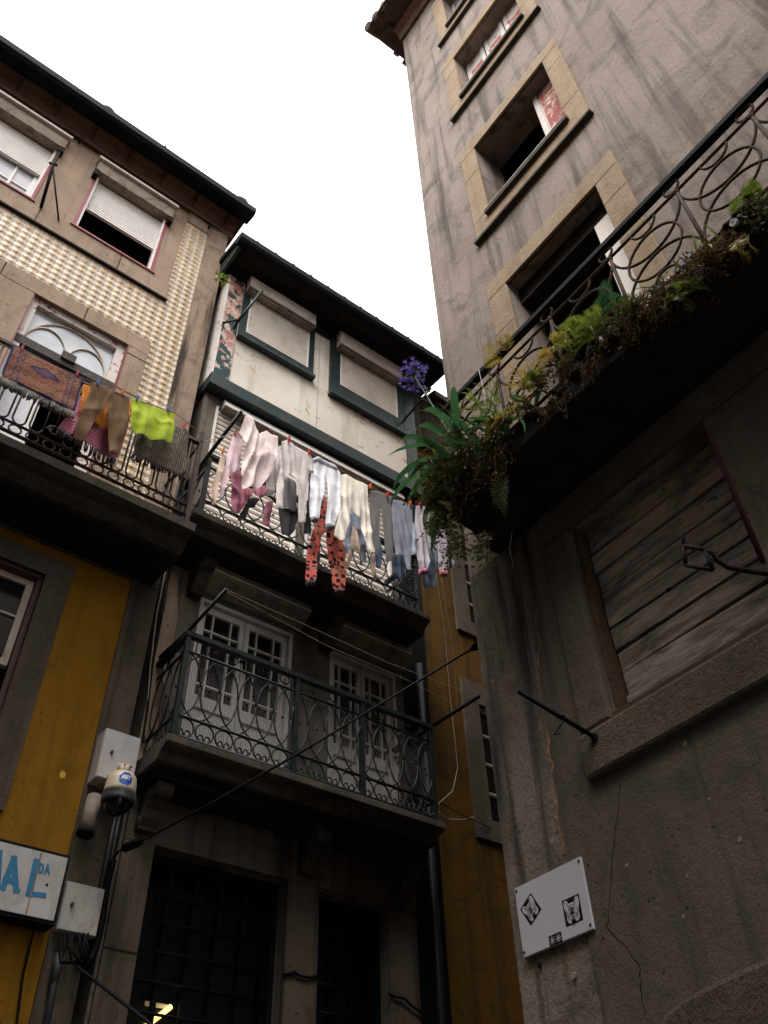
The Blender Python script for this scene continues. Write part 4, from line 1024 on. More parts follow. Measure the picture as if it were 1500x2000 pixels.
gb(z1((868, 352), (945, 338), (1010, 405), (1180, 500), (1215, 560), (1235, 722), (1168, 680), (1150, 900), (1142, 1270), (1058, 1268), (1050, 950), (1032, 800), (960, 700), (900, 800), (890, 920), (872, 1122), (800, 1092), (812, 980), (818, 850), (850, 640), (842, 490), (860, 420)), OF, 'palegrey', 'sweater', 'pale pinkish grey sweater with long sleeves hanging, left of the white sweatpants', 'sweater', seed=2, fold=.035)
gp = gb(z2((100, 172), (150, 155), (330, 245), (357, 310), (370, 450), (365, 600), (332, 740), (305, 800), (226, 790), (238, 640), (242, 400), (232, 338), (222, 440), (190, 550), (165, 700), (160, 740), (84, 725), (70, 620), (75, 500), (90, 300)), OF, 'white', 'sweatpants', 'white sweatpants with grey cuffs above the spotted orange trousers', 'trousers', seed=3, fold=.03)
garment(B, z2((100, 170), (150, 153), (332, 243), (336, 285), (150, 196), (98, 206)), OF+.008, 'f_bluegrey2', 'waistband', None, None, parent=gp, th=.012, fold=.02, seed=3)
garment(B, z2((84, 718), (163, 738), (150, 778), (86, 762)), OF, 'f_midgrey', 'cuff', None, None, parent=gp, th=.03, fold=.01, seed=3)
garment(B, z2((228, 786), (305, 795), (300, 842), (229, 836)), OF, 'f_midgrey', 'cuff', None, None, parent=gp, th=.03, fold=.01, seed=4)
gb(z2((370, 322), (420, 322), (500, 370), (620, 420), (622, 550), (645, 800), (690, 1062), (600, 1042), (588, 900), (566, 770), (482, 640), (468, 640), (440, 800), (405, 950), (370, 945), (340, 915), (300, 900), (330, 760), (365, 620), (372, 450)), OF+.03, 'cream', 'trousers', 'cream trousers hanging between the white sweatpants and the grey ribbed leggings', 'trousers', seed=5, fold=.03)
gb(z2((640, 468), (720, 480), (862, 540), (850, 800), (866, 1140), (795, 1142), (772, 900), (760, 750), (752, 612), (740, 606), (736, 850), (725, 1090), (690, 1090), (665, 900), (650, 700)), OF-.02, 'ribbed', 'leggings', 'grey ribbed leggings pegged with orange and red pegs', 'leggings', seed=6, fold=.014)
gb(z2((858, 558), (920, 570), (1040, 615), (1045, 800), (1030, 1222), (1000, 1220), (972, 1085), (890, 1086), (862, 900), (850, 700)), OF, 'bluegrey', 'trousers', 'blue grey trousers beside the grey ribbed leggings', 'trousers', seed=7, fold=.02)
gp = gb(z2((1074, 618), (1130, 612), (1300, 690), (1362, 800), (1372, 1060), (1371, 1240), (1298, 1230), (1280, 1000), (1232, 900), (1205, 1100), (1190, 1215), (1096, 1222), (1080, 1000), (1070, 800)), OF, 'lilac', 'trousers', 'pale lilac trousers with patterned cuffs at the right end of the laundry', 'trousers', seed=8, fold=.02)
garment(B, z2((1096, 1218), (1190, 1210), (1186, 1262), (1100, 1272)), OF, 'f_stripes', 'patterned_cuff', None, None, parent=gp, th=.025, fold=.01, seed=3)
garment(B, z2((1298, 1226), (1371, 1236), (1370, 1292), (1300, 1278)), OF, 'f_stripes', 'patterned_cuff', None, None, parent=gp, th=.025, fold=.01, seed=4)
# second line
gb(z1((318, 270), (345, 278), (430, 330), (420, 420), (400, 600), (395, 692), (338, 702), (310, 700), (250, 830), (210, 982), (143, 977), (165, 880), (200, 700), (240, 620), (260, 480), (300, 350)), OM, 'pinkwhite', 'jumper', 'white and pink jumper with a long sleeve, pegged left of the big blush shirt', 'jumper', seed=9, fold=.03)
gb(z1((298, 700), (430, 690), (450, 880), (560, 900), (680, 850), (700, 950), (625, 1005), (540, 950), (470, 1050), (400, 1150), (340, 1192), (300, 1130), (288, 900)), OB, 'hotpink', 'trousers', 'bright pink trousers bunched under the big blush shirt', 'trousers', seed=10, fold=.05)
gb(z1((690, 1040), (772, 1020), (762, 1120), (722, 1332), (640, 1290), (660, 1180)), OB, 'hotpink', 'sleeve_top', 'short pink sleeve poking out low, left of the charcoal shorts', 'top', seed=11, fold=.03)
gb(z1((640, 640), (800, 430), (866, 400), (860, 640), (812, 820), (770, 962), (690, 965), (700, 800)), OM, 'palegrey', 'top', 'pale top hanging behind the right edge of the big blush shirt', 'top', seed=12)
gb(z1((890, 790), (960, 770), (1032, 820), (1042, 1132), (1000, 1142), (890, 1092), (884, 950)), OM, 'midgrey', 'top', 'mid grey top seen between the sleeves of the pale sweater', 'top', seed=13, fold=.03)
gb(z1((828, 1105), (900, 1105), (1052, 1140), (1045, 1230), (1000, 1382), (930, 1432), (868, 1410), (842, 1300)), OM-.03, 'charcoal', 'shorts', 'charcoal shorts hanging lowest under the pale grey sweater', 'shorts', seed=14, fold=.04)
gb(z1((1178, 690), (1217, 720), (1212, 1392), (1118, 1392), (1145, 1150)), OM-.03, 'charcoal', 'sock_tights', 'dark grey tights between the sweater and the white sweatpants', 'tights', seed=15)
gb(z1((500, 1000), (560, 985), (620, 1010), (560, 1090), (500, 1110), (450, 1250), (380, 1240), (400, 1170)), OB-.05, 'charcoal', 'scarf', 'dark scarf trailing below the bright pink trousers', 'scarf', seed=16)
gb(z1((188, 500), (240, 508), (222, 650), (162, 800), (130, 1052), (80, 1082), (68, 880), (120, 740), (160, 600)), OM, 'peach', 'sleeve_top', 'peach sleeve hanging at the far left of the laundry', 'top', seed=17)
gp = gb(z2((170, 480), (235, 560), (228, 800), (300, 850), (400, 950), (416, 1150), (406, 1412), (388, 1424), (300, 1402), (260, 1150), (225, 860), (190, 900), (150, 1100), (130, 1325), (38, 1318), (35, 1280), (50, 1050), (90, 870), (160, 760), (168, 600)), OM, 'spots', 'pyjama_trousers', 'long orange pink pyjama trousers with black spots and dark cuffs', 'trousers', seed=18, fold=.025)
garment(B, z2((38, 1325), (128, 1330), (118, 1378), (38, 1370)), OM, 'f_charcoal', 'cuff', None, None, parent=gp, th=.03, fold=.01)
garment(B, z2((312, 1405), (388, 1415), (388, 1455), (315, 1442)), OM, 'f_charcoal', 'cuff', None, None, parent=gp, th=.03, fold=.01)
gb(z2((478, 650), (550, 740), (602, 900), (612, 1162), (560, 1150), (540, 900), (480, 780), (452, 1000), (422, 1102), (408, 1000), (440, 760)), OM, 'paleblue', 'trousers', 'pale blue trousers seen between the legs of the cream trousers', 'trousers', seed=19)
gb(z2((460, 812), (500, 800), (560, 1000), (582, 1172), (540, 1142), (520, 1050), (472, 1000), (452, 1182), (428, 1232), (430, 1100)), OB, 'peach', 'vest', 'peach vest hanging behind the pale blue trousers', 'vest', seed=20)
gb(z2((650, 1080), (690, 1090), (697, 1332), (668, 1334), (650, 1200)), OB, 'peach', 'strap_top', 'narrow beige strap of cloth below the grey ribbed leggings', 'strap', seed=21)
gb(z2((868, 1080), (972, 1080), (977, 1282), (930, 1312), (868, 1290)), OM, 'jeans', 'jeans', 'blue denim legs showing below the blue grey trousers', 'jeans', seed=22, fold=.02)
gb(z2((690, 1080), (735, 900), (762, 1050), (742, 1212), (700, 1202)), OM, 'jeans', 'denim_shirt', 'blue denim sleeve between the two legs of the ribbed leggings', 'shirt', seed=23, fold=.02)
gb(z2((1128, 1262), (1212, 990), (1252, 1080), (1262, 1340), (1260, 1380), (1160, 1392)), OM, 'jeans', 'jeans', 'blue jeans leg hanging lowest behind the lilac trousers', 'jeans', seed=24, fold=.02)
gb(z2((1215, 930), (1270, 960), (1292, 1225), (1262, 1232), (1240, 1180)), OM-.04, 'skyblue', 'shirt', 'sky blue sleeve between the two legs of the lilac trousers', 'shirt', seed=25, fold=.02)
gb(z2((1358, 1050), (1440, 1150), (1432, 1192), (1380, 1202)), OM, 'skyblue', 'shirt', 'sky blue sleeve at the extreme right, under the hanging plants', 'shirt', seed=26, fold=.02)
gb(z2((1044, 780), (1076, 800), (1076, 1082), (1040, 1072)), OB, 'skyblue', 'shirt', 'narrow light blue cloth between the blue grey and the lilac trousers', 'shirt', seed=27, fold=.02)

GA = 'washing on the townhouse balcony'
OA = 1.02
def ga(pts, o, mat, name, label, cat, **k): return garment(A, pts, o, mat, name, label, cat, GA, **k)
rg = ga(z5((100, 50), (165, 95), (380, 200), (590, 292), (642, 312), (572, 572), (300, 440), (5, 290)), OA, 'rug', 'rug', 'patterned red brown rug with a blue border and medallion, hung over the balcony', 'rug', uvq=z5((5, 290), (572, 572), (100, 50)), fold=.02, th=.012, step=.025, wl=.3)
def fringe(F, a, b, o, ln, n, mat, parent, name='fringe', r=.004):
    m = MB(); pa, pb = F.at(*a, o), F.at(*b, o)
    for k in range(n):
        f_ = (k+random.random()*.6)/n; u = pa[0]*(1-f_)+pb[0]*f_; z = pa[2]*(1-f_)+pb[2]*f_; L = ln*random.uniform(.75, 1.1); dx = random.uniform(-.012, .012)
        m.tube([(u, o, z+.01), (u+dx, o+random.uniform(-.01, .012), z-L*.5), (u+dx*1.6, o+random.uniform(-.012, .012), z-L)], r, 4)
    return build(m, name, mat, parent)
fringe(A, z5((5, 300))[0], z5((570, 575))[0], OA, .11, 120, 'f_fringe', rg, r=.006)
ga(z5((690, 330), (740, 342), (860, 400), (1000, 465), (990, 600), (960, 740), (920, 880), (898, 905), (838, 880), (845, 800), (836, 640), (818, 500), (750, 600), (700, 690), (650, 792), (572, 768), (582, 680), (640, 540), (702, 400)), OA, 'f_browncloth', 'trousers', 'brown trousers pegged upright over an orange cloth', 'trousers', fold=.035, seed=31)
ga(z5((640, 355), (700, 372), (860, 430), (1012, 480), (1000, 640), (960, 722), (840, 712), (720, 642), (618, 562)), OA-.10, 'f_orange', 'cloth', 'orange cloth showing behind the brown trousers', 'cloth', seed=32, fold=.02)
rp_ = ga(z5((620, 440), (700, 465), (1000, 600), (985, 700), (900, 942), (680, 822), (448, 690), (500, 620), (570, 580)), OA-.18, 'f_stripes', 'striped_rug', 'pink and white striped rug behind the brown trousers', 'rug', seed=33, fold=.03, wl=.35)
fringe(A, z5((448, 690))[0], z5((900, 945))[0], OA-.18, .12, 34, 'f_fringe_dark', rp_, r=.007)
ga(z5((1013, 458), (1060, 478), (1130, 508), (1280, 562), (1352, 570), (1330, 800), (1270, 790), (1160, 772), (1060, 730), (1010, 680)), OA, 'f_lime', 'towel', 'bright lime green towel hung on the balcony line', 'towel', seed=34, fold=.03, skew=.6, wl=.22)
dm = ga(z5((1045, 740), (1200, 700), (1350, 668), (1460, 712), (1432, 1042), (1370, 1062), (1200, 980), (1030, 890)), OA-.14, 'f_mat', 'woven_mat', 'dark brown woven mat with black fringe behind the lime towel', 'mat', seed=35, fold=.015, th=.014)
fringe(A, z5((1030, 890))[0], z5((1432, 1050))[0], OA-.14, .10, 60, 'f_fringe_dark', dm, r=.007)

# clothes pegs and lines
def peg(F, px, o, mat, label, group):
    p = F.at(*px, o); m = MB()
    for s_ in (-1, 1): m.hexa([(p[0]-.006, p[1]+s_*.002, p[2]-.035), (p[0]-.009, p[1]+s_*.010, p[2]+.035), (p[0]-.006, p[1]+s_*.012, p[2]-.035), (p[0]-.009, p[1]+s_*.022, p[2]+.035), (p[0]+.006, p[1]+s_*.002, p[2]-.035), (p[0]+.009, p[1]+s_*.010, p[2]+.035), (p[0]+.006, p[1]+s_*.012, p[2]-.035), (p[0]+.009, p[1]+s_*.022, p[2]+.035)])
    m.tube([(p[0]-.011, p[1], p[2]), (p[0]+.011, p[1], p[2])], .012, 7)
    build(m, 'clothes_peg', mat, F=F, label=label, cat='peg', group=group)
GP = 'plastic pegs on the washing lines'
for px, mt, lb in ((z1((945, 338))[0], 'peg_red', 'red peg at the left shoulder of the pale grey sweater'), (z1((1175, 480))[0], 'peg_red', 'red peg at the right shoulder of the pale grey sweater'),
                   (z2((645, 435))[0], 'peg_orange', 'orange peg at the left corner of the grey ribbed leggings'), (z2((812, 508))[0], 'peg_red', 'red peg between the ribbed leggings and the blue grey trousers'),
                   (z2((1022, 592))[0], 'peg_orange', 'orange red peg at the right corner of the blue grey trousers'), (z2((1118, 606))[0], 'peg_red', 'red peg on the waist of the lilac trousers')):
    peg(B, px, OF+.02, mt, lb, GP)
for px, mt, lb in ((z1((205, 470))[0], 'peg_orange', 'orange peg on the peach sleeve at the far left'), (z1((345, 268))[0], 'peg_orange', 'orange peg on top of the white and pink jumper')): peg(B, px, OM+.01, mt, lb, GP)
for px, mt, lb in ((z5((170, 78))[0], 'peg_red', 'red peg at the left end of the patterned rug'), (z5((595, 280))[0], 'peg_red', 'red peg at the right end of the patterned rug'), (z5((755, 345))[0], 'peg_blue', 'blue peg on the left of the brown trousers waist'),
                   (z5((945, 420))[0], 'peg_orange', 'rust coloured peg on the right of the brown trousers waist'), (z5((1057, 465))[0], 'peg_blue', 'blue peg at the left corner of the lime towel'), (z5((1300, 550))[0], 'peg_blue', 'blue peg near the right corner of the lime towel')): peg(A, px, OA+.01, mt, lb, GP)
peg(A, z5((1420, 685))[0], OA-.13, 'peg_red', 'red peg on the right corner of the dark woven mat', GP)
def wire(F, pts, r, mat, label, cat='wire', name='wire', group=None, sag=0):
    P = []
    for i in range(len(pts)-1):
        a, b = Vector(pts[i]), Vector(pts[i+1])
        for k in range(10):
            f_ = k/10; q = a*(1-f_)+b*f_; q.z -= sag*4*f_*(1-f_); P.append(q)
    P.append(Vector(pts[-1])); m = MB(); m.tube(P, r, 5); return build(m, name, mat, F=F, label=label, cat=cat, group=group)
GW = 'washing lines between the iron poles'
wire(B, [B.at(472, 806, OF), B.at(560, 858, OF), B.at(720, 950, OF), (5.6, OF, 8.82)], .004, 'wire_pale', 'front washing line carrying the white sweatpants and ribbed leggings', 'washing line', 'washing_line', GW)
wire(B, [B.at(400, 862, OM), B.at(457, 848, OM), (5.3, OM, 8.70)], .004, 'wire_pale', 'rear washing line carrying the pink jumper and spotted pyjama trousers', 'washing line', 'washing_line', GW)
wire(A, [A.at(-60, 640, OA), A.at(40, 690, OA), A.at(150, 733, OA), A.at(256, 778, OA), A.at(342, 806, OA), (2.38, OA-.1, 8.45)], .004, 'wire_pale', 'washing line along the townhouse balcony with the lime towel', 'washing line', 'washing_line', GW)
wire(B, [B.at(443, 1152, 1.1), B.at(600, 1222, 1.1), B.at(760, 1295, 1.1), B.at(932, 1360, 1.1)], .0018, 'wire_pale', 'empty upper washing line in front of the lower balcony doors', 'washing line', 'washing_line', GW)
wire(B, [B.at(443, 1156, .98), B.at(640, 1262, .98), B.at(800, 1330, .98), B.at(880, 1372, .98)], .0018, 'wire_pale', 'empty lower washing line in front of the lower balcony doors', 'washing line', 'washing_line', GW)
# hanging pale strings on the ochre house
wire(B, [B.at(852, 1120, .9), B.at(868, 1230, .8), B.at(880, 1370, .7), B.at(888, 1440, .65), B.at(894, 1500, .6), B.at(884, 1545, .6), B.at(850, 1575, .6)], .004, 'wire_pale', 'pale string hanging down before the ochre wall and curling at its end', name='string')
wire(B, [B.at(862, 1130, .7), B.at(882, 1250, .5), B.at(890, 1330, .4), B.at(895, 1420, .3)], .003, 'wire_pale', 'short pale string beside the window of the ochre house', name='string')
wire(B, [B.at(848, 1580, .3), B.at(875, 1600, .2), B.at(905, 1602, .1), B.at(925, 1596, .05)], .008, 'wire_pale', 'grey cable looping from the lower balcony to the ochre house window', 'cable', 'cable')
wire(B, [B.at(845, 1560, .2), B.at(900, 1590, .1), B.at(960, 1618, .05)], .006, 'wire_black', 'thin black cable under the lower window of the ochre house', 'cable', 'cable')
# the thick cable slung across the lane
m = MB(); P = [A.at(212, 1690, .06), A.at(232, 1662, .10)]; Q = [B.at(300, 1630, 1.0), B.at(420, 1565, 1.5), B.at(600, 1462, 2.0), B.at(760, 1365, 2.3), B.at(900, 1280, 2.55)]
W_ = [A.vec(p) for p in P]+[B.vec(p) for p in Q]+[T.vec(T.at(931, 1262, -.1))]
def tob(wp): return (wp.dot(B.U), wp.dot(B.N)+B.d, wp.z)
LW = [tob(v) for v in W_]
m.tube(LW, .0095, 6); cb = build(m, 'lane_cable', 'wire_black', F=B, base=list(LW[3]), label='thick black cable slung diagonally across the lane in front of the lower balcony', cat='cable')
c0, c1 = Vector(LW[1]), Vector(LW[2])
m = MB(); m.tube([c0.lerp(c1, .22), c0.lerp(c1, .62)], .036, 8); m.tube([c0.lerp(c1, .16), c0.lerp(c1, .68)], .022, 8); build(m, 'cable_joint', 'wire_black', cb)
m = MB(); e0, e1 = Vector(LW[-1]), Vector(LW[-2]); m.tube([e0, e0.lerp(e1, .35)], .03, 8, r2=.014); build(m, 'cable_end', 'wire_black', cb)
# cables and conduit on the pier
wire(A, [A.at(335, 1080, .05), A.at(316, 1180, .05), A.at(300, 1280, .05), A.at(286, 1400, .05), A.at(278, 1450, .05)], .011, 'wire_black', 'black cable running down between the two houses', 'cable', 'cable')
wire(A, [A.at(330, 1085, .05), A.at(306, 1200, .05), A.at(294, 1300, .05), A.at(283, 1445, .05)], .007, 'wire_pale', 'pale cable running down beside the black one between the houses', 'cable', 'cable')
m = MB(); m.tube([A.at(232, 1560, .06), A.at(195, 1745, .06)], .018, 9); m.tube([A.at(240, 1560, .055), A.at(206, 1735, .055)], .012, 7); build(m, 'conduit', 'steel', F=A, label='grey conduit pipe below the dome camera', cat='pipe')
wire(A, [A.at(222, 1680, .07), A.at(208, 1730, .10), A.at(200, 1800, .09), A.at(188, 1850, .08), A.at(170, 1890, .08)], .024, 'wire_black', 'bundle of black cables beside the small old cabinet', 'cable', 'cable_bundle')
m = MB(); m.tube([A.at(120, 1860, .1), A.at(108, 1905, .08), A.at(84, 2040, .08)], .024, 10); m.tube([A.at(118, 1862, .1), A.at(105, 1915, .08)], .034, 10); build(m, 'conduit', 'steel', F=A, label='grey steel pipe at the bottom left under the shop sign', cat='pipe')
for k in range(5):
    pass
m = MB()
for k in range(7):
    x0 = 118+k*9; m.tube([A.at(x0, 1822, .1), A.at(x0+random.uniform(-12, 10), 1850, .14), A.at(x0+random.uniform(-10, 18), 1880, .12), A.at(165+random.uniform(-6, 6), 1888+random.uniform(-10, 6), .1)], .011, 6)
build(m, 'cable_tangle', 'wire_black', F=A, label='dark tangle of cables under the small old cabinet', cat='cable')
wire(A, [A.at(150, 1888, .12), A.at(215, 1938, .5), A.at(300, 2005, .9), A.at(380, 2070, 1.3)], .013, 'wire_black', 'thick black cable leaving the cabinet towards the bottom edge', 'cable', 'cable')
wire(A, [A.at(66, 1815, .12), A.at(58, 1850, .05), A.at(46, 1900, .04), A.at(30, 2020, .04)], .008, 'wire_black', 'thin wire hanging under the shop sign', 'wire')
wire(B, [B.at(552, 1902, .045), B.at(575, 1898, .05), B.at(595, 1908, .05), B.at(622, 1904, .045)], .012, 'wire_black', 'short black cable across the stone pier between the gates', 'cable', 'cable', sag=.01)
wire(B, [B.at(758, 1940, .045), B.at(790, 1950, .06), B.at(820, 1975, .06), B.at(850, 2010, .06)], .012, 'wire_black', 'black cable crossing the right pier beside the small gate', 'cable', 'cable', sag=.01)

# ================================================================== SIGN, CABINETS, CAMERAS (on facade A)
sg = empty(A, 'shop_sign', (1.7, 0, 3.83), 'white box sign with blue painted letters at the lower left', 'sign')
m = MB(); m.box(.4, 2.155, .035, .19, 3.82, 4.31); build(m, 'sign_case', 'gutter', sg)
m = MB(); m.box(.42, 2.135, .185, .2, 3.845, 4.285); build(m, 'sign_face', 'sign_white', sg)
m = MB(); m.box(1.93, 1.94, .2, .203, 3.85, 4.28); build(m, 'face_seam', 'box_under', sg)
m = MB(); m.ball((2.03, .2, 4.07), .010, .006, .010, 8, 5); build(m, 'lock', 'ink', sg)
def sp_(x, y): p = A.at(x/3.333, 1400+y/3.333, .2); return (p[0], p[2])
m = MB()
m.ribbon([sp_(-22, 1110), sp_(-8, 890)], .05, .2)
m.ribbon([sp_(20, 1110), sp_(90, 925)], .042, .2005); m.ribbon([sp_(90, 925), sp_(104, 1125)], .042, .201); m.ribbon([sp_(36, 1055), sp_(98, 1075)], .040, .2015)
m.ribbon([sp_(128, 1128), sp_(120, 1145)], .012, .2)
m.ribbon([sp_(236, 945), sp_(190, 1150)], .046, .2); m.ribbon([sp_(190, 1150), sp_(285, 1162)], .034, .2005)
m.ribbon([sp_(262, 955), sp_(254, 1010)], .014, .2); m.ribbon([sp_(262, 955), sp_(279, 965), sp_(280, 995), sp_(270, 1010), sp_(254, 1010)], .012, .2005)
m.ribbon([sp_(292, 1020), sp_(310, 965)], .013, .2); m.ribbon([sp_(310, 965), sp_(318, 1022)], .013, .2005); m.ribbon([sp_(298, 1002), sp_(316, 1005)], .011, .201)
build(m, 'lettering', 'sign_blue', sg)
def cabinet(u0, u1, o1, z0, z1, name, mat, label, ku, kz):
    r = empty(A, name, ((u0+u1)/2, 0, z0), label, 'cabinet')
    m = MB(); m.box(u0, u1, .03, o1-.012, z0, z1); build(m, 'box', mat, r, bevel=.004)
    m = MB(); m.box(u0+.004, u1-.004, o1-.011, o1, z0+.004, z1-.004); build(m, 'door', mat, r, bevel=.003)
    m = MB(); m.tube([(ku, o1-.002, kz), (ku, o1+.012, kz)], .014, 8); m.box(ku-.006, ku+.006, o1+.01, o1+.024, kz-.012, kz+.012); build(m, 'lock', plain('lock_'+name+str(int(kz*10)), (.10, .03, .045), .5), r)
    if name: return r
cabinet(2.205, 2.52, .20, 4.96, 5.395, 'utility_cabinet', 'cabinet', 'deep light grey cabinet above the dome camera', 2.29, 5.19)
cabinet(2.20, 2.50, .11, 3.83, 4.17, 'utility_cabinet', 'cabinet_old', 'smaller scuffed off white cabinet beside the shop sign', 2.27, 4.01)

dc = empty(A, 'security_camera', (2.36, .38, 4.6), 'cream dome security camera with a blue octagon sticker on the pier', 'camera')
cu, cо = 2.355, .38; RD = .122
m = MB(); m.lathe((cu, cо), [(0, 4.955), (.05, 4.952), (.085, 4.938), (.108, 4.91), (.118, 4.87), (RD, 4.80), (RD+.004, 4.765), (.10, 4.765)], 36); build(m, 'housing', 'camera_shell', dc)
m = MB()
for k in range(44):
    a = 2*PI*k/44; c_, s_ = math.cos(a), math.sin(a)
    m.hexa([(cu+r*c_-q*s_, cо+r*s_+q*c_, z) for q in (-.004, .004) for r in (.112, .130) for z in (4.715, 4.768)])
build(m, 'cooling_rib', 'steel', dc)
m = MB(); m.lathe((cu, cо), [(.126, 4.725), (.128, 4.70), (.115, 4.695)], 36); m.lathe((cu, cо), [(.118, 4.77), (.118, 4.71)], 30); build(m, 'lower_ring', 'steel', dc)
m = MB(); m.lathe((cu, cо), [(.104*math.cos(q*PI/16), 4.705-.104*math.sin(q*PI/16)) for q in range(9)], 30); build(m, 'dome', 'dome_glass', dc)
m = MB(); m.tube([(cu-.05, .0, 4.975), (cu-.03, .2, 4.985), (cu, .37, 5.0)], .034, 12); m.tube([(cu-.04, .34, 5.005), (cu+.045, .38, 4.995)], .038, 12); m.tube([(cu, .38, 4.95), (cu, .38, 5.0)], .035, 12); build(m, 'arm', 'camera_shell', dc)
m = MB()
for q in (-.018, .040): m.ball((cu+q, .418, 5.0), .008, .006, .008, 8, 5)
build(m, 'screw', 'ink', dc)
# curved sticker: (s, t) metres round the housing from the direction of the viewer
A0 = R(98)
def cyl(s_, t, lift=.0015):
    z = 4.852+t; rr = (RD if z < 4.80 else RD-(z-4.80)*.06)+lift; a = A0-s_/RD
    return (cu+rr*math.cos(a), cо+rr*math.sin(a), z)
m = MB(); oc = [(.056*math.cos(R(22.5+45*k)), .058*math.sin(R(22.5+45*k))) for k in range(8)]
for k in range(8):
    a, b = oc[k], oc[(k+1) % 8]
    for r0, r1 in ((0, .33), (.33, .66), (.66, 1)):
        q = [cyl(a[0]*r0, a[1]*r0), cyl(a[0]*r1, a[1]*r1), cyl(b[0]*r1, b[1]*r1), cyl(b[0]*r0, b[1]*r0)]
        m.add(q, [(0, 1, 2, 3)] if r0 else [(0, 1, 2)])
st = build(m, 'sticker', 'badge_blue', dc, label='blue octagonal sticker with white letters')
def cstroke(m, pts, wd, lift=.0028):
    for a, b in zip(pts, pts[1:]):
        a, b = Vector(a), Vector(b); d = (b-a).normalized(); n_ = Vector((-d.y, d.x))*wd/2
        m.add([cyl(*(a+n_), lift), cyl(*(b+n_), lift), cyl(*(b-n_), lift), cyl(*(a-n_), lift)], [(0, 1, 2, 3)])
m = MB()
cstroke(m, [(-.036, -.006), (-.018, .028)], .010); cstroke(m, [(-.018, .030), (-.012, -.006)], .009); cstroke(m, [(-.026, .006), (-.014, .006)], .007)
cstroke(m, [(-.003, -.006), (-.003, .028)], .009); cstroke(m, [(-.003, .026), (.007, .022), (.010, .010), (.006, -.002), (-.003, -.004)], .007)
cstroke(m, [(.012, .025), (.038, .025)], .008); cstroke(m, [(.025, .026), (.025, -.006)], .009)
build(m, 'lettering', 'badge_white', dc, fixn=False)
m = MB()
for t in (-.024, -.032, -.04): cstroke(m, [(-.026, t), (.024, t)], .002)
build(m, 'small_print', plain('badge_pale', (.10, .26, .62), .4), dc, fixn=False)
bc = empty(A, 'security_camera', (2.2, .2, 4.5), 'grey bullet camera pointing down beside the dome camera', 'camera')
m = MB(); a, b = A.at(178, 1545, .22), A.at(163, 1597, .22)
m.tube([(2.24, .18, 4.80), (2.215, .22, 4.50)], .058, 14); build(m, 'body', 'box_under', bc)
m = MB(); m.tube([(2.215, .22, 4.52), (2.212, .225, 4.47)], .066, 14); build(m, 'hood', 'gutter', bc)
m = MB(); m.tube([(2.27, .02, 4.72), (2.25, .16, 4.70)], .030, 8); build(m, 'bracket', 'gutter', bc)

# lit tube inside the gate
ft = empty(B, 'tube_lamp', (2.95, -.24, 3.4), 'lit yellow tube lamp glowing behind the bars of the left gate', 'lamp')
a, b = B.at(334, 1966, -.25), B.at(286, 2004, -.25)
m = MB(); m.tube([a, b], .019, 10); build(m, 'tube', 'tube_lit', ft)
m = MB(); m.box(min(a[0], b[0])-.02, max(a[0], b[0])+.02, -.30, -.285, a[2]-.01, a[2]+.02); build(m, 'batten', 'white_paint', ft)

# ================================================================== THINGS ON THE TOWER WALL
pq = empty(T, 'plaque', (-3.12, .02, 3.03), 'white metal plaque with two dog stickers bolted to the tower wall', 'plaque')
PU0, PU1, PZ0, PZ1 = -3.372, -2.882, 3.032, 3.378
m = MB(); m.box(PU0, PU1, .012, .030, PZ0, PZ1); build(m, 'plate', 'plaque', pq, bevel=.002)
for u in (PU0+.012, PU1-.014):
    for z in (PZ0+.022, PZ1-.018):
        m = MB(); m.ball((u, .030, z), .0075, .006, .0085, 8, 5); build(m, 'bolt', 'ink', pq)
def ell(cu, cz, ru, rz, n=22, rot=0): 
    return [(cu+ru*math.cos(2*PI*k/n)*math.cos(rot)-rz*math.sin(2*PI*k/n)*math.sin(rot), cz+ru*math.cos(2*PI*k/n)*math.sin(rot)+rz*math.sin(2*PI*k/n)*math.cos(rot)) for k in range(n)]
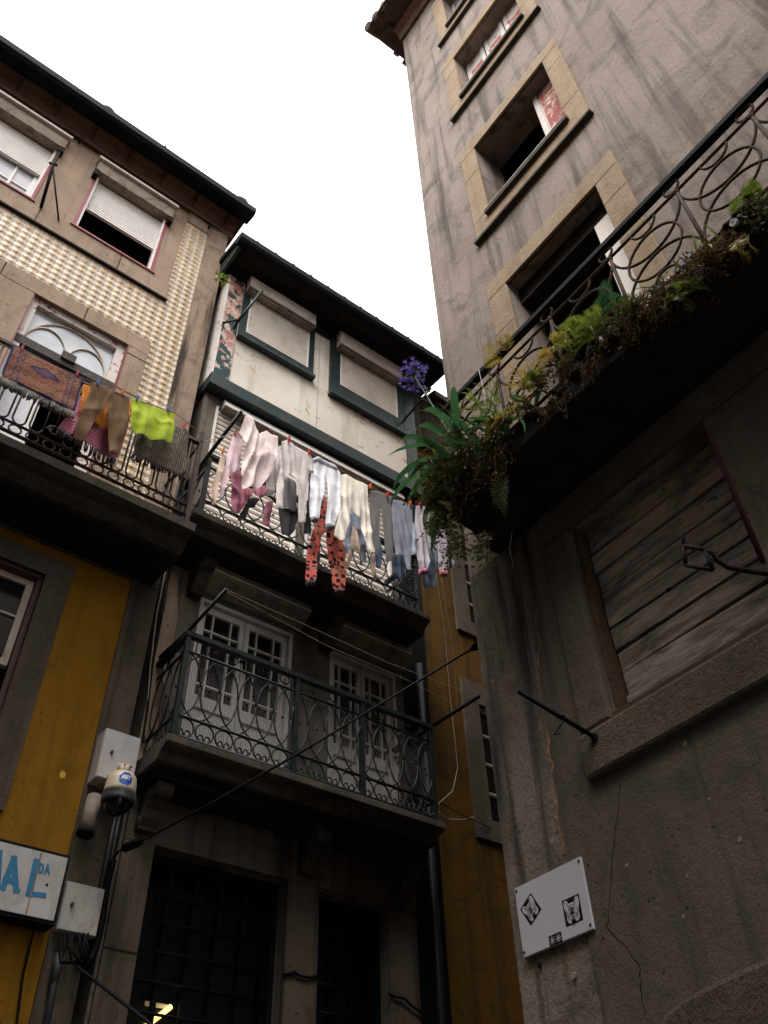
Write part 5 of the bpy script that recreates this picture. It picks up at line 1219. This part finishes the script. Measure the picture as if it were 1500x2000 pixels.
def dog(cu, cz, wd, ht, rot):
    """A sticker: black card with a white one-eyed bulldog head drawn in black line."""
    def tf(p): x, y = p[0]*wd, p[1]*ht; return (cu+x*math.cos(rot)-y*math.sin(rot), cz+x*math.sin(rot)+y*math.cos(rot))
    L = [.0300]
    def lay(mb, poly): L[0] += .00025; mb.prism_o([tf(p) for p in poly], .029, L[0])
    def line(mb, pts, w_=.026): L[0] += .00025; q = [tf(p) for p in pts]; mb.ribbon(q, w_*wd, L[0]-.0005, .0005)
    k1 = MB(); lay(k1, [(-.5, -.5), (.5, -.5), (.5, .5), (-.5, .5)]); s_ = build(k1, 'sticker', 'ink', pq, label='black sticker of a white bulldog head'+(' set askew at the left' if rot else ' set upright at the right'))
    def stage(shapes, mat, nm):
        mb = MB()
        for sh in shapes: lay(mb, sh)
        return build(mb, nm, mat, pq)
    head = [ell(-.28, .20, .15, .26, rot=.28), ell(.28, .20, .15, .26, rot=-.28), ell(0, .0, .37, .30), ell(-.19, -.25, .17, .19), ell(.19, -.25, .17, .19), ell(0, -.16, .32, .18)]
    stage(head, 'plaque', 'dog_head')
    mb = MB()
    for sx in (-1, 1):
        line(mb, [(sx*.17, .10), (sx*.20, .25), (sx*.27, .35)], .02)
        line(mb, [(sx*.32, .04), (sx*.29, -.06), (sx*.33, -.13)], .02)
        line(mb, [(0, -.13), (sx*.13, -.11), (sx*.25, -.15), (sx*.29, -.25)], .022); line(mb, [(0, -.22), (sx*.08, -.27), (sx*.10, -.36)], .03)
        for q in ((.18, -.22), (.22, -.27)): lay(mb, ell(sx*q[0], q[1], .012, .010, 7))
    line(mb, [(-.14, .05), (-.07, .095), (.07, .095), (.14, .05), (.07, .005), (-.07, .005), (-.14, .05)], .02)
    line(mb, [(-.19, .15), (-.08, .185), (.08, .185), (.19, .15)], .02)
    lay(mb, ell(0, .05, .04, .036, 12)); lay(mb, [(-.085, -.05), (.085, -.05), (.03, -.135), (-.03, -.135)]); lay(mb, [(-.06, -.33), (.06, -.33), (.10, -.42), (-.10, -.42)])
    build(mb, 'dog_face_line', 'ink', pq)
def tpx(x, y): p = T.at(1000+x/7.5, 1670+y/7.5, .03); return (p[0], p[2])
a = tpx(885, 810); dog(a[0], a[1], .118, .126, 0)
a = tpx(275, 795); dog(a[0], a[1], .108, .118, R(31))
a = tpx(637, 1233); m = MB(); m.prism_o([(a[0]-.045, a[1]-.025), (a[0]+.045, a[1]-.025), (a[0]+.045, a[1]+.025), (a[0]-.045, a[1]+.025)], .029, .0304); build(m, 'star_sticker', 'ink', pq)
m = MB()
for cx in (-.021, .021):
    for k in range(4): q = R(k*45+8); m.ribbon([(a[0]+cx-.018*math.cos(q), a[1]-.018*math.sin(q)), (a[0]+cx+.018*math.cos(q), a[1]+.018*math.sin(q))], .0028, .0302+.0002*k, .0005)
build(m, 'star', 'plaque', pq)
# iron rod and lantern bracket
m = MB(); m.tube([T.at(1175, 1448, .02), T.at(1012, 1350, .42)], .013, 8); m.tube([T.at(1176, 1449, .0), T.at(1160, 1440, .06)], .026, 8)
rd = build(m, 'iron_rod', 'black_iron', F=T, label='thin dark iron rod sticking out by the corner of the boarded window', cat='rod')
q0 = Vector(T.at(1096, 1400, .21)); m = MB(); m.tube([q0+Vector(d) for d in ((0, 0, .01), (.01, 0, -.03), (-.02, .01, -.06), (-.06, .01, -.08), (-.07, 0, -.075), (-.03, 0, -.085))], .003, 5); m.tube([q0+Vector((-.01, 0, .012)), q0+Vector((.012, 0, -.012))], .016, 7); build(m, 'wire_twist', 'wire_black', rd)
lb = empty(T, 'lantern_bracket', T.at(1490, 1118, .1), 'bent iron lantern bracket in front of the boarded window', 'bracket')
O_ = .28
m = MB(); fr_ = [T.at(1335, 1066, O_), T.at(1378, 1074, O_), T.at(1392, 1113, O_), T.at(1340, 1104, O_)]
for i in range(4): m.tube([fr_[i], fr_[(i+1) % 4]], .011, 7)
m.tube([T.at(1333, 1036, O_), fr_[0]], .009, 7); build(m, 'frame', 'dark_rust', lb)
m = MB(); m.tube([T.at(1380, 1075, O_), T.at(1392, 1080, O_-.01), T.at(1402, 1095, O_-.03), T.at(1422, 1108, O_-.06), T.at(1460, 1115, O_-.12), T.at(1520, 1124, .02)], .013, 8); build(m, 'arm', 'dark_rust', lb)

# ================================================================== PLANTS ON THE TOWER BALCONY
def leaf_quad(m, p, d, n_, L, W_):
    d = Vector(d).normalized(); s_ = d.cross(Vector(n_)); s_ = s_.normalized() if s_.length > 1e-3 else Vector((1, 0, 0)); p = Vector(p)
    m.add([p, p+d*L*.45+s_*W_/2, p+d*L, p+d*L*.45-s_*W_/2], [(0, 1, 2, 3)])
def strap(m, p, hd, L, W_, rise, droop, n=11):
    """Arching strap leaf: starts up along hd, bends over under its own weight."""
    p = Vector(p); ang = rise; pts = [p.copy()]; hd = Vector((hd[0], hd[1], 0)).normalized()
    for i in range(n):
        d = hd*math.cos(ang)+Vector((0, 0, math.sin(ang))); p = p+d*(L/n); pts.append(p.copy()); ang -= droop/n*(.6+i/n)
    sd_ = hd.cross(Vector((0, 0, 1))).normalized(); vs = []; fs = []
    for i, q in enumerate(pts):
        f_ = i/n; w_ = W_*(.55+.9*f_ if f_ < .5 else 1.0)*(1 if f_ < .65 else max(.04, 1-((f_-.65)/.35)**2))
        t = (pts[min(i+1, n)]-pts[max(i-1, 0)]).normalized(); up = sd_.cross(t).normalized()
        vs += [q+sd_*w_/2+up*w_*.12, q, q-sd_*w_/2+up*w_*.12]
    for i in range(n): b = i*3; fs += [(b, b+1, b+4, b+3), (b+1, b+2, b+5, b+4)]
    m.add(vs, fs, True)
def frond(m, p, hd, L, rise, droop, lw=.05, n=15):
    p = Vector(p); ang = rise; hd = Vector(hd); hd.z = 0; hd.normalize(); pts = [p.copy()]
    for i in range(n):
        p = p+(hd*math.cos(ang)+Vector((0, 0, math.sin(ang))))*(L/n); pts.append(p.copy()); ang -= droop/n
    m.tube(pts, .0022, 4, r2=.0008)
    for i in range(2, n+1):
        t = (pts[i]-pts[i-1]).normalized(); sd_ = t.cross(Vector((0, 0, 1))); sd_ = sd_.normalized() if sd_.length > .05 else hd.cross(Vector((0, 0, 1)))
        nn_ = sd_.cross(t); f_ = i/n; l = lw*math.sin(PI*min(1, .15+f_*.85))*random.uniform(.85, 1.1)+.006
        for sg_ in (-1, 1): leaf_quad(m, pts[i], sd_*sg_+t*.45+nn_*random.uniform(-.15, .15), nn_, l*1.25, l*.19)
ED = .46
ag = empty(T, 'agapanthus', (-2.92, .36, 5.9), 'agapanthus with dark green strap leaves and one violet flower head at the balcony corner', 'plant')
m = MB(); random.seed(11)
for k in range(34):
    a = random.uniform(0, 2*PI); 
    if k < 20: a = R(random.uniform(20, 200))
    if k < 9: a = R(random.uniform(140, 215))
    hd = (math.cos(a), math.sin(a))
    strap(m, (-2.92+random.uniform(-.16, .22), .40+random.uniform(-.08, .06), 5.93+random.uniform(-.03, .1)), hd, random.uniform(.52, .88), random.uniform(.042, .062), R(random.uniform(20, 80)), R(random.uniform(95, 175)))
for k in range(14):
    a = R(random.uniform(20, 170)); strap(m, (-2.45+random.uniform(-.3, .25), .42+random.uniform(-.05, .03), 5.93), (math.cos(a), math.sin(a)), random.uniform(.32, .5), random.uniform(.028, .042), R(random.uniform(50, 86)), R(random.uniform(80, 170)))
build(m, 'leaf', 'leaf_dark', ag)
ft_ = Vector(T.at(808, 733, .62)); s0 = Vector((-2.90, .40, 6.0)); mid = s0.lerp(ft_, .5)+Vector((.03, .03, -.02))
m = MB(); m.tube([s0, s0.lerp(mid, .5)+Vector((.01, .01, -.0)), mid, mid.lerp(ft_, .6)+Vector((0, 0, .01)), ft_], .007, 6); build(m, 'stem', 'stem_green', ag)
m = MB(); ped = MB()
for k in range(46):
    z = 1-2*(k+.5)/46; th = k*2.39996; r = math.sqrt(1-z*z); d = Vector((r*math.cos(th), r*math.sin(th), z)); d = (d+Vector((random.uniform(-.2, .2),)*3)).normalized()
    L = .105*random.uniform(.55, 1.2)*(1 if random.random() < .8 else .6); tip = ft_+d*L
    ped.tube([ft_, ft_.lerp(tip, .55)+Vector((0, 0, .006)), tip], .0018, 4)
    a_ = d.orthogonal().normalized(); b_v = d.cross(a_)
    for j in range(6):
        q = PI/3*j; dd = d*1.0+(a_*math.cos(q)+b_v*math.sin(q))*.75; leaf_quad(m, tip, dd, d, .044, .013)
build(ped, 'pedicel', 'stem_green', ag); build(m, 'flower_head', 'petal', ag)

GF = 'ferns and weeds along the overgrown balcony edge'
def fern(px, o, n, L, mat, label, droop=(60, 120), seed=0, name='fern', rise=(20, 85), lw=.05):
    random.seed(100+seed); c = Vector(T.at(*px, o)); m = MB()
    for k in range(n):
        a = R(random.uniform(-10, 190)); frond(m, c+Vector((random.uniform(-.05, .05), random.uniform(-.03, .03), 0)), (math.cos(a), math.sin(a), 0), L*random.uniform(.7, 1.15), R(random.uniform(*rise)), R(random.uniform(*droop)), lw*random.uniform(.8, 1.2))
    build(m, name, mat, F=T, base=list(c), label=label, cat='fern', group=GF)
def weed(px, o, w_, h, n, mat, label, seed=0, name='weed_clump', tw=16, leaf=.034):
    """Dry hanging clump: twigs drooping over the edge with small leaves, and a knot of roots."""
    random.seed(300+seed); c = Vector(T.at(*px, o)); m = MB(); t_ = MB()
    e = empty(T, name, list(c), label, 'weeds', GF)
    for k in range(tw):
        p = c+Vector((random.uniform(-w_, w_), random.uniform(-.06, .04), random.uniform(-.02, .04))); pts = [p]
        d = Vector((random.uniform(-.5, .5), random.uniform(.0, .7), random.uniform(-.2, .5)))
        for i in range(6): d = d+Vector((random.uniform(-.4, .4), random.uniform(-.3, .25), -.42)); p = p+d.normalized()*(h/6)*random.uniform(.5, 1.2); pts.append(p)
        t_.tube(pts, .0028, 4, r2=.001)
        for q in pts[1:]:
            for j in range(max(2, n//tw//2)):
                leaf_quad(m, q+Vector((random.uniform(-.03, .03), random.uniform(-.03, .03), random.uniform(-.03, .03))), (random.uniform(-1, 1), random.uniform(-.6, 1), random.uniform(-1, .6)), (random.uniform(-1, 1), random.uniform(-1, 1), random.uniform(-1, 1)), leaf*random.uniform(.5, 1.4), leaf*.5*random.uniform(.6, 1.2))
    build(m, 'leaf', mat, e); build(t_, 'twig', 'twig', e)
fern((990, 690), .46, 3, .16, 'leaf_yellow', 'yellowing fern high on the rail above the right part of the agapanthus', seed=1)
fern((1115, 655), .47, 5, .15, 'leaf_fern', 'bright yellow green fern on the balcony edge under the open balcony door', seed=2)
fern((1085, 690), .46, 5, .16, 'leaf_yellow', 'golden brown fern just left of the bright fern under the balcony door', seed=3)
fern((1195, 590), .47, 5, .13, 'leaf_dark', 'dark green fern against the rail below the pale door frame', seed=4, lw=.06)
fern((1480, 385), .47, 6, .14, 'leaf_fern', 'fresh green fern at the right edge of the picture', seed=5)
fern((1000, 825), .47, 5, .26, 'leaf_yellow', 'pale yellow fern frond spreading right below the agapanthus', seed=6, rise=(-5, 30))
fern((870, 900), .50, 5, .22, 'leaf_fern', 'green fern drooping below the agapanthus leaves', seed=7, rise=(-30, 40), droop=(50, 110))
fern((862, 965), .50, 8, .24, 'leaf_olive', 'olive fern low at the corner, above the lilac trousers', seed=8, rise=(-40, 20))
fern((855, 1000), .50, 7, .26, 'leaf_fern', 'yellow green fern at the lowest left corner of the slab', seed=9, rise=(-50, 10))
fern((985, 925), .48, 4, .30, 'leaf_olive', 'hanging fern fronds under the slab edge right of the corner', seed=10, rise=(-80, -40), droop=(10, 40))
fern((1170, 640), .48, 6, .16, 'leaf_fern', 'small green fern beside the foot of the second rail bar', seed=11)
fern((1245, 615), .48, 5, .16, 'leaf_olive', 'olive fern left of the teal rag', seed=12)
fern((1340, 575), .48, 6, .18, 'leaf_fern', 'green fern hanging below the blue plastic strip', seed=13, rise=(-50, 20))
fern((1060, 745), .48, 4, .14, 'leaf_fern', 'green fern in the middle of the lower weeds', seed=14)
fern((1450, 470), .48, 3, .16, 'leaf_yellow', 'single yellow sprig hanging under the white plastic lid', seed=15, rise=(-80, -40))
def grass(px, o, n, L, mat, label, seed):
    random.seed(600+seed); c = Vector(T.at(*px, o)); m = MB()
    for k in range(n):
        a = R(random.uniform(5, 175)); strap(m, c+Vector((random.uniform(-.10, .10), random.uniform(-.03, .03), random.uniform(-.02, .02))), (math.cos(a), math.sin(a)), L*random.uniform(.6, 1.2), random.uniform(.006, .013), R(random.uniform(-10, 85)), R(random.uniform(60, 170)), 9)
    build(m, 'grass_tuft', mat, F=T, base=list(c), label=label, cat='grass tuft', group=GF)
for i, (px, n, L, mt, lbl) in enumerate([((965, 800), 26, .30, 'leaf_fern', 'long bright grass blades right beside the agapanthus'), ((1045, 745), 22, .24, 'leaf_yellow', 'yellow grass tuft between the agapanthus and the golden fern'), ((1140, 670), 24, .22, 'leaf_fern', 'green grass tuft below the bright fern at the open door'),
        ((1220, 625), 22, .20, 'leaf_olive', 'olive grass tuft at the foot of the pale door frame'), ((1325, 565), 20, .22, 'leaf_olive', 'olive grass hanging from the root tangle by the blue strip'), ((1390, 505), 16, .18, 'leaf_fern', 'small green grass tuft left of the white lid'),
        ((868, 940), 26, .34, 'leaf_fern', 'long green grass drooping at the slab corner above the laundry'), ((890, 850), 22, .36, 'leaf_olive', 'olive grass drooping under the agapanthus leaves')]): grass(px, .47, n, L, mt, lbl, i)
W_SPEC = [((880, 905), .12, .50, 110, 'leaf_dry', 'dry brown weeds under the agapanthus'), ((905, 880), .14, .55, 130, 'leaf_dry', 'thick mat of dead brown leaves hanging below the agapanthus'), ((870, 1010), .07, .32, 170, 'leaf_olive', 'dense olive brown weeds hanging before the lilac trousers'),
          ((905, 1050), .08, .26, 120, 'leaf_olive', 'weed tuft hanging lowest over the ochre house window'), ((945, 1055), .06, .26, 70, 'leaf_olive', 'thin weeds hanging beside the wall under the slab corner'), ((960, 850), .16, .42, 180, 'leaf_dry', 'dry brown weeds right of the hanging strap leaves'),
          ((1030, 770), .16, .24, 80, 'leaf_dry', 'dry brown weeds on the slab edge right of the agapanthus'), ((1090, 720), .14, .22, 80, 'leaf_dry', 'dry brown tangle below the golden fern'), ((180, 690), .12, .22, 80, 'leaf_olive', 'olive brown weeds under the bright fern'),
          ((1200, 640), .12, .24, 80, 'leaf_dry', 'dry weeds around the foot of the pale door frame'), ((1255, 610), .12, .24, 80, 'leaf_dry', 'brown weeds hanging beneath the teal rag'), ((1310, 570), .13, .28, 220, 'leaf_dry', 'big brown tangle of roots left of the blue plastic strip'),
          ((1370, 520), .13, .28, 220, 'leaf_dry', 'big brown tangle of roots right of the blue plastic strip'), ((1410, 490), .09, .16, 90, 'leaf_dry', 'brown weeds at the foot of the rail bar by the white lid'), ((1485, 410), .09, .18, 90, 'leaf_olive', 'brown weeds under the fern at the right edge')]
for i, (px, w_, h, n, mt, lbl) in enumerate(W_SPEC): weed(px, .46, w_, h, n, mt, lbl, i)
random.seed(77)
m = MB()
for k in range(300):
    u = random.uniform(-3.14, -.2) if k > 110 else random.uniform(-3.14, -2.45)
    if k > 110 and noise.noise(Vector((u*4.2, 3, 1))) < -.05: continue
    L = random.uniform(.05, .22)*(1.5 if k < 130 else 1); p = Vector((u, .462+random.uniform(-.02, .03), 5.89+random.uniform(-.02, .03))); pts = [p]; d = Vector((random.uniform(-.3, .3), .25, .1))
    for i in range(5): d = d*.6+Vector((random.uniform(-.35, .35), random.uniform(-.12, .10), -.5)); p = p+d.normalized()*L/5; pts.append(p)
    m.tube(pts, .0045, 4, r2=.001)
    for q in pts[2:]:
        for j in range(2): leaf_quad(m, q, (random.uniform(-1, 1), random.uniform(-.3, .8), random.uniform(-1, .2)), (random.uniform(-1, 1), random.uniform(-1, 1), 1), .035*random.uniform(.6, 1.4), .014)
build(m, 'root_curtain', 'leaf_dry', bt, kind='stuff')
random.seed(21)
m = MB()
for k in range(70):
    u = -3.1+k*.041; m.ball((u+random.uniform(-.02, .02), .42+random.uniform(-.05, .05), 5.90+random.uniform(-.02, .04)), random.uniform(.03, .07), random.uniform(.03, .07), random.uniform(.02, .06), 7, 5)
build(m, 'soil_bank', 'soil', bt, kind='stuff')
m = MB(); c = Vector(T.at(1288, 590, .44))
for k in range(13): a = PI*(.05+.9*k/12); m.tube([c, c+Vector((math.cos(a)*.10, .0, math.sin(a)*.09)), c+Vector((math.cos(a)*.17, .03*math.sin(k), math.sin(a)*.15))], .0016, 4)
build(m, 'dead_umbel', 'twig', F=T, label='dead spiky seed head against the rail ring left of the blue plastic strip', cat='dead plant', group=GF)
m = MB(); c = Vector(B.at(430, 548, .35))
random.seed(5)
for k in range(46): leaf_quad(m, c+Vector((random.uniform(-.09, .09), random.uniform(-.05, .1), random.uniform(-.07, .05))), (random.uniform(-1, 1), random.uniform(-.3, 1), random.uniform(-.4, 1)), (random.uniform(-1, 1), random.uniform(-1, 1), 1), .07, .03)
build(m, 'roof_weed', 'leaf_fern', F=B, base=list(c), label='small green weed under the roof corner of the bay', cat='weeds')
# litter caught on the ledge
def crumple(px, o, ru, ro, rz, name, mat, label, sd):
    random.seed(sd); c = T.at(*px, o); m = MB(); m.ball(c, ru, ro, rz, 12, 8)
    m.v = [(v[0]+.35*ru*noise.noise(Vector(v)*30), v[1]+.3*ro*noise.noise(Vector(v)*33+Vector((5, 0, 0))), v[2]+.4*rz*noise.noise(Vector(v)*28+Vector((0, 9, 0)))) for v in m.v]
    return build(m, name, mat, F=T, label=label, cat='litter')
c = T.at(1341, 512, .48); m = MB(); m.hexa([(c[0]+a*.045, c[1]+b*.012, c[2]+z_*.011+a*.012) for a in (-1, 1) for b in (-1, 1) for z_ in (-1, 1)]); build(m, 'plastic_strip', 'plastic_blue', F=T, label='blue plastic strip caught in the weeds on the balcony edge', cat='litter', bevel=.003)
crumple((1285, 565), .47, .05, .03, .014, 'rag', 'rag_teal', 'teal rag caught in the weeds on the balcony edge', 1)
crumple((1303, 572), .47, .05, .03, .014, 'paper_scrap', 'litter_white', 'grey white scrap beside the teal rag', 2)
crumple((1195, 645), .47, .028, .03, .035, 'paper_scrap', 'litter_white', 'crumpled white scrap at the foot of the rail below the door', 3)
crumple((1175, 665), .47, .014, .02, .038, 'paper_scrap', 'shutter_box', 'rolled beige scrap standing in the weeds below the door', 4)
c = Vector(T.at(1437, 436, .49)); lid = empty(T, 'round_litter', list(c), 'white round plastic lid with a black mark on the slab edge', 'litter')
m = MB(); m.tube([c, c+Vector((-.004, .02, -.003))], .024, 16); build(m, 'disc', 'badge_white', lid); 
m = MB(); m.tube([c+Vector((-.008, .021, .004)), c+Vector((-.0085, .0228, .004))], .008, 10); m.tube([c+Vector((.008, .019, -.006)), c+Vector((.0075, .0216, -.006))], .006, 10); build(m, 'dark_mark', 'ink', lid)
m = MB(); P_ = [T.at(1000, 1040, .3), T.at(995, 1075, .32), T.at(1002, 1100, .3), T.at(996, 1130, .32)]; m.tube(P_, .004, 5); build(m, 'root', 'twig', F=T, label='single root dangling under the dark slab', cat='root')
wire(T, [T.at(935, 722, .5), T.at(944, 760, .5), T.at(950, 800, .5)], .0018, 'badge_white', 'fine white thread hanging from the handrail by the agapanthus', 'thread', 'thread')
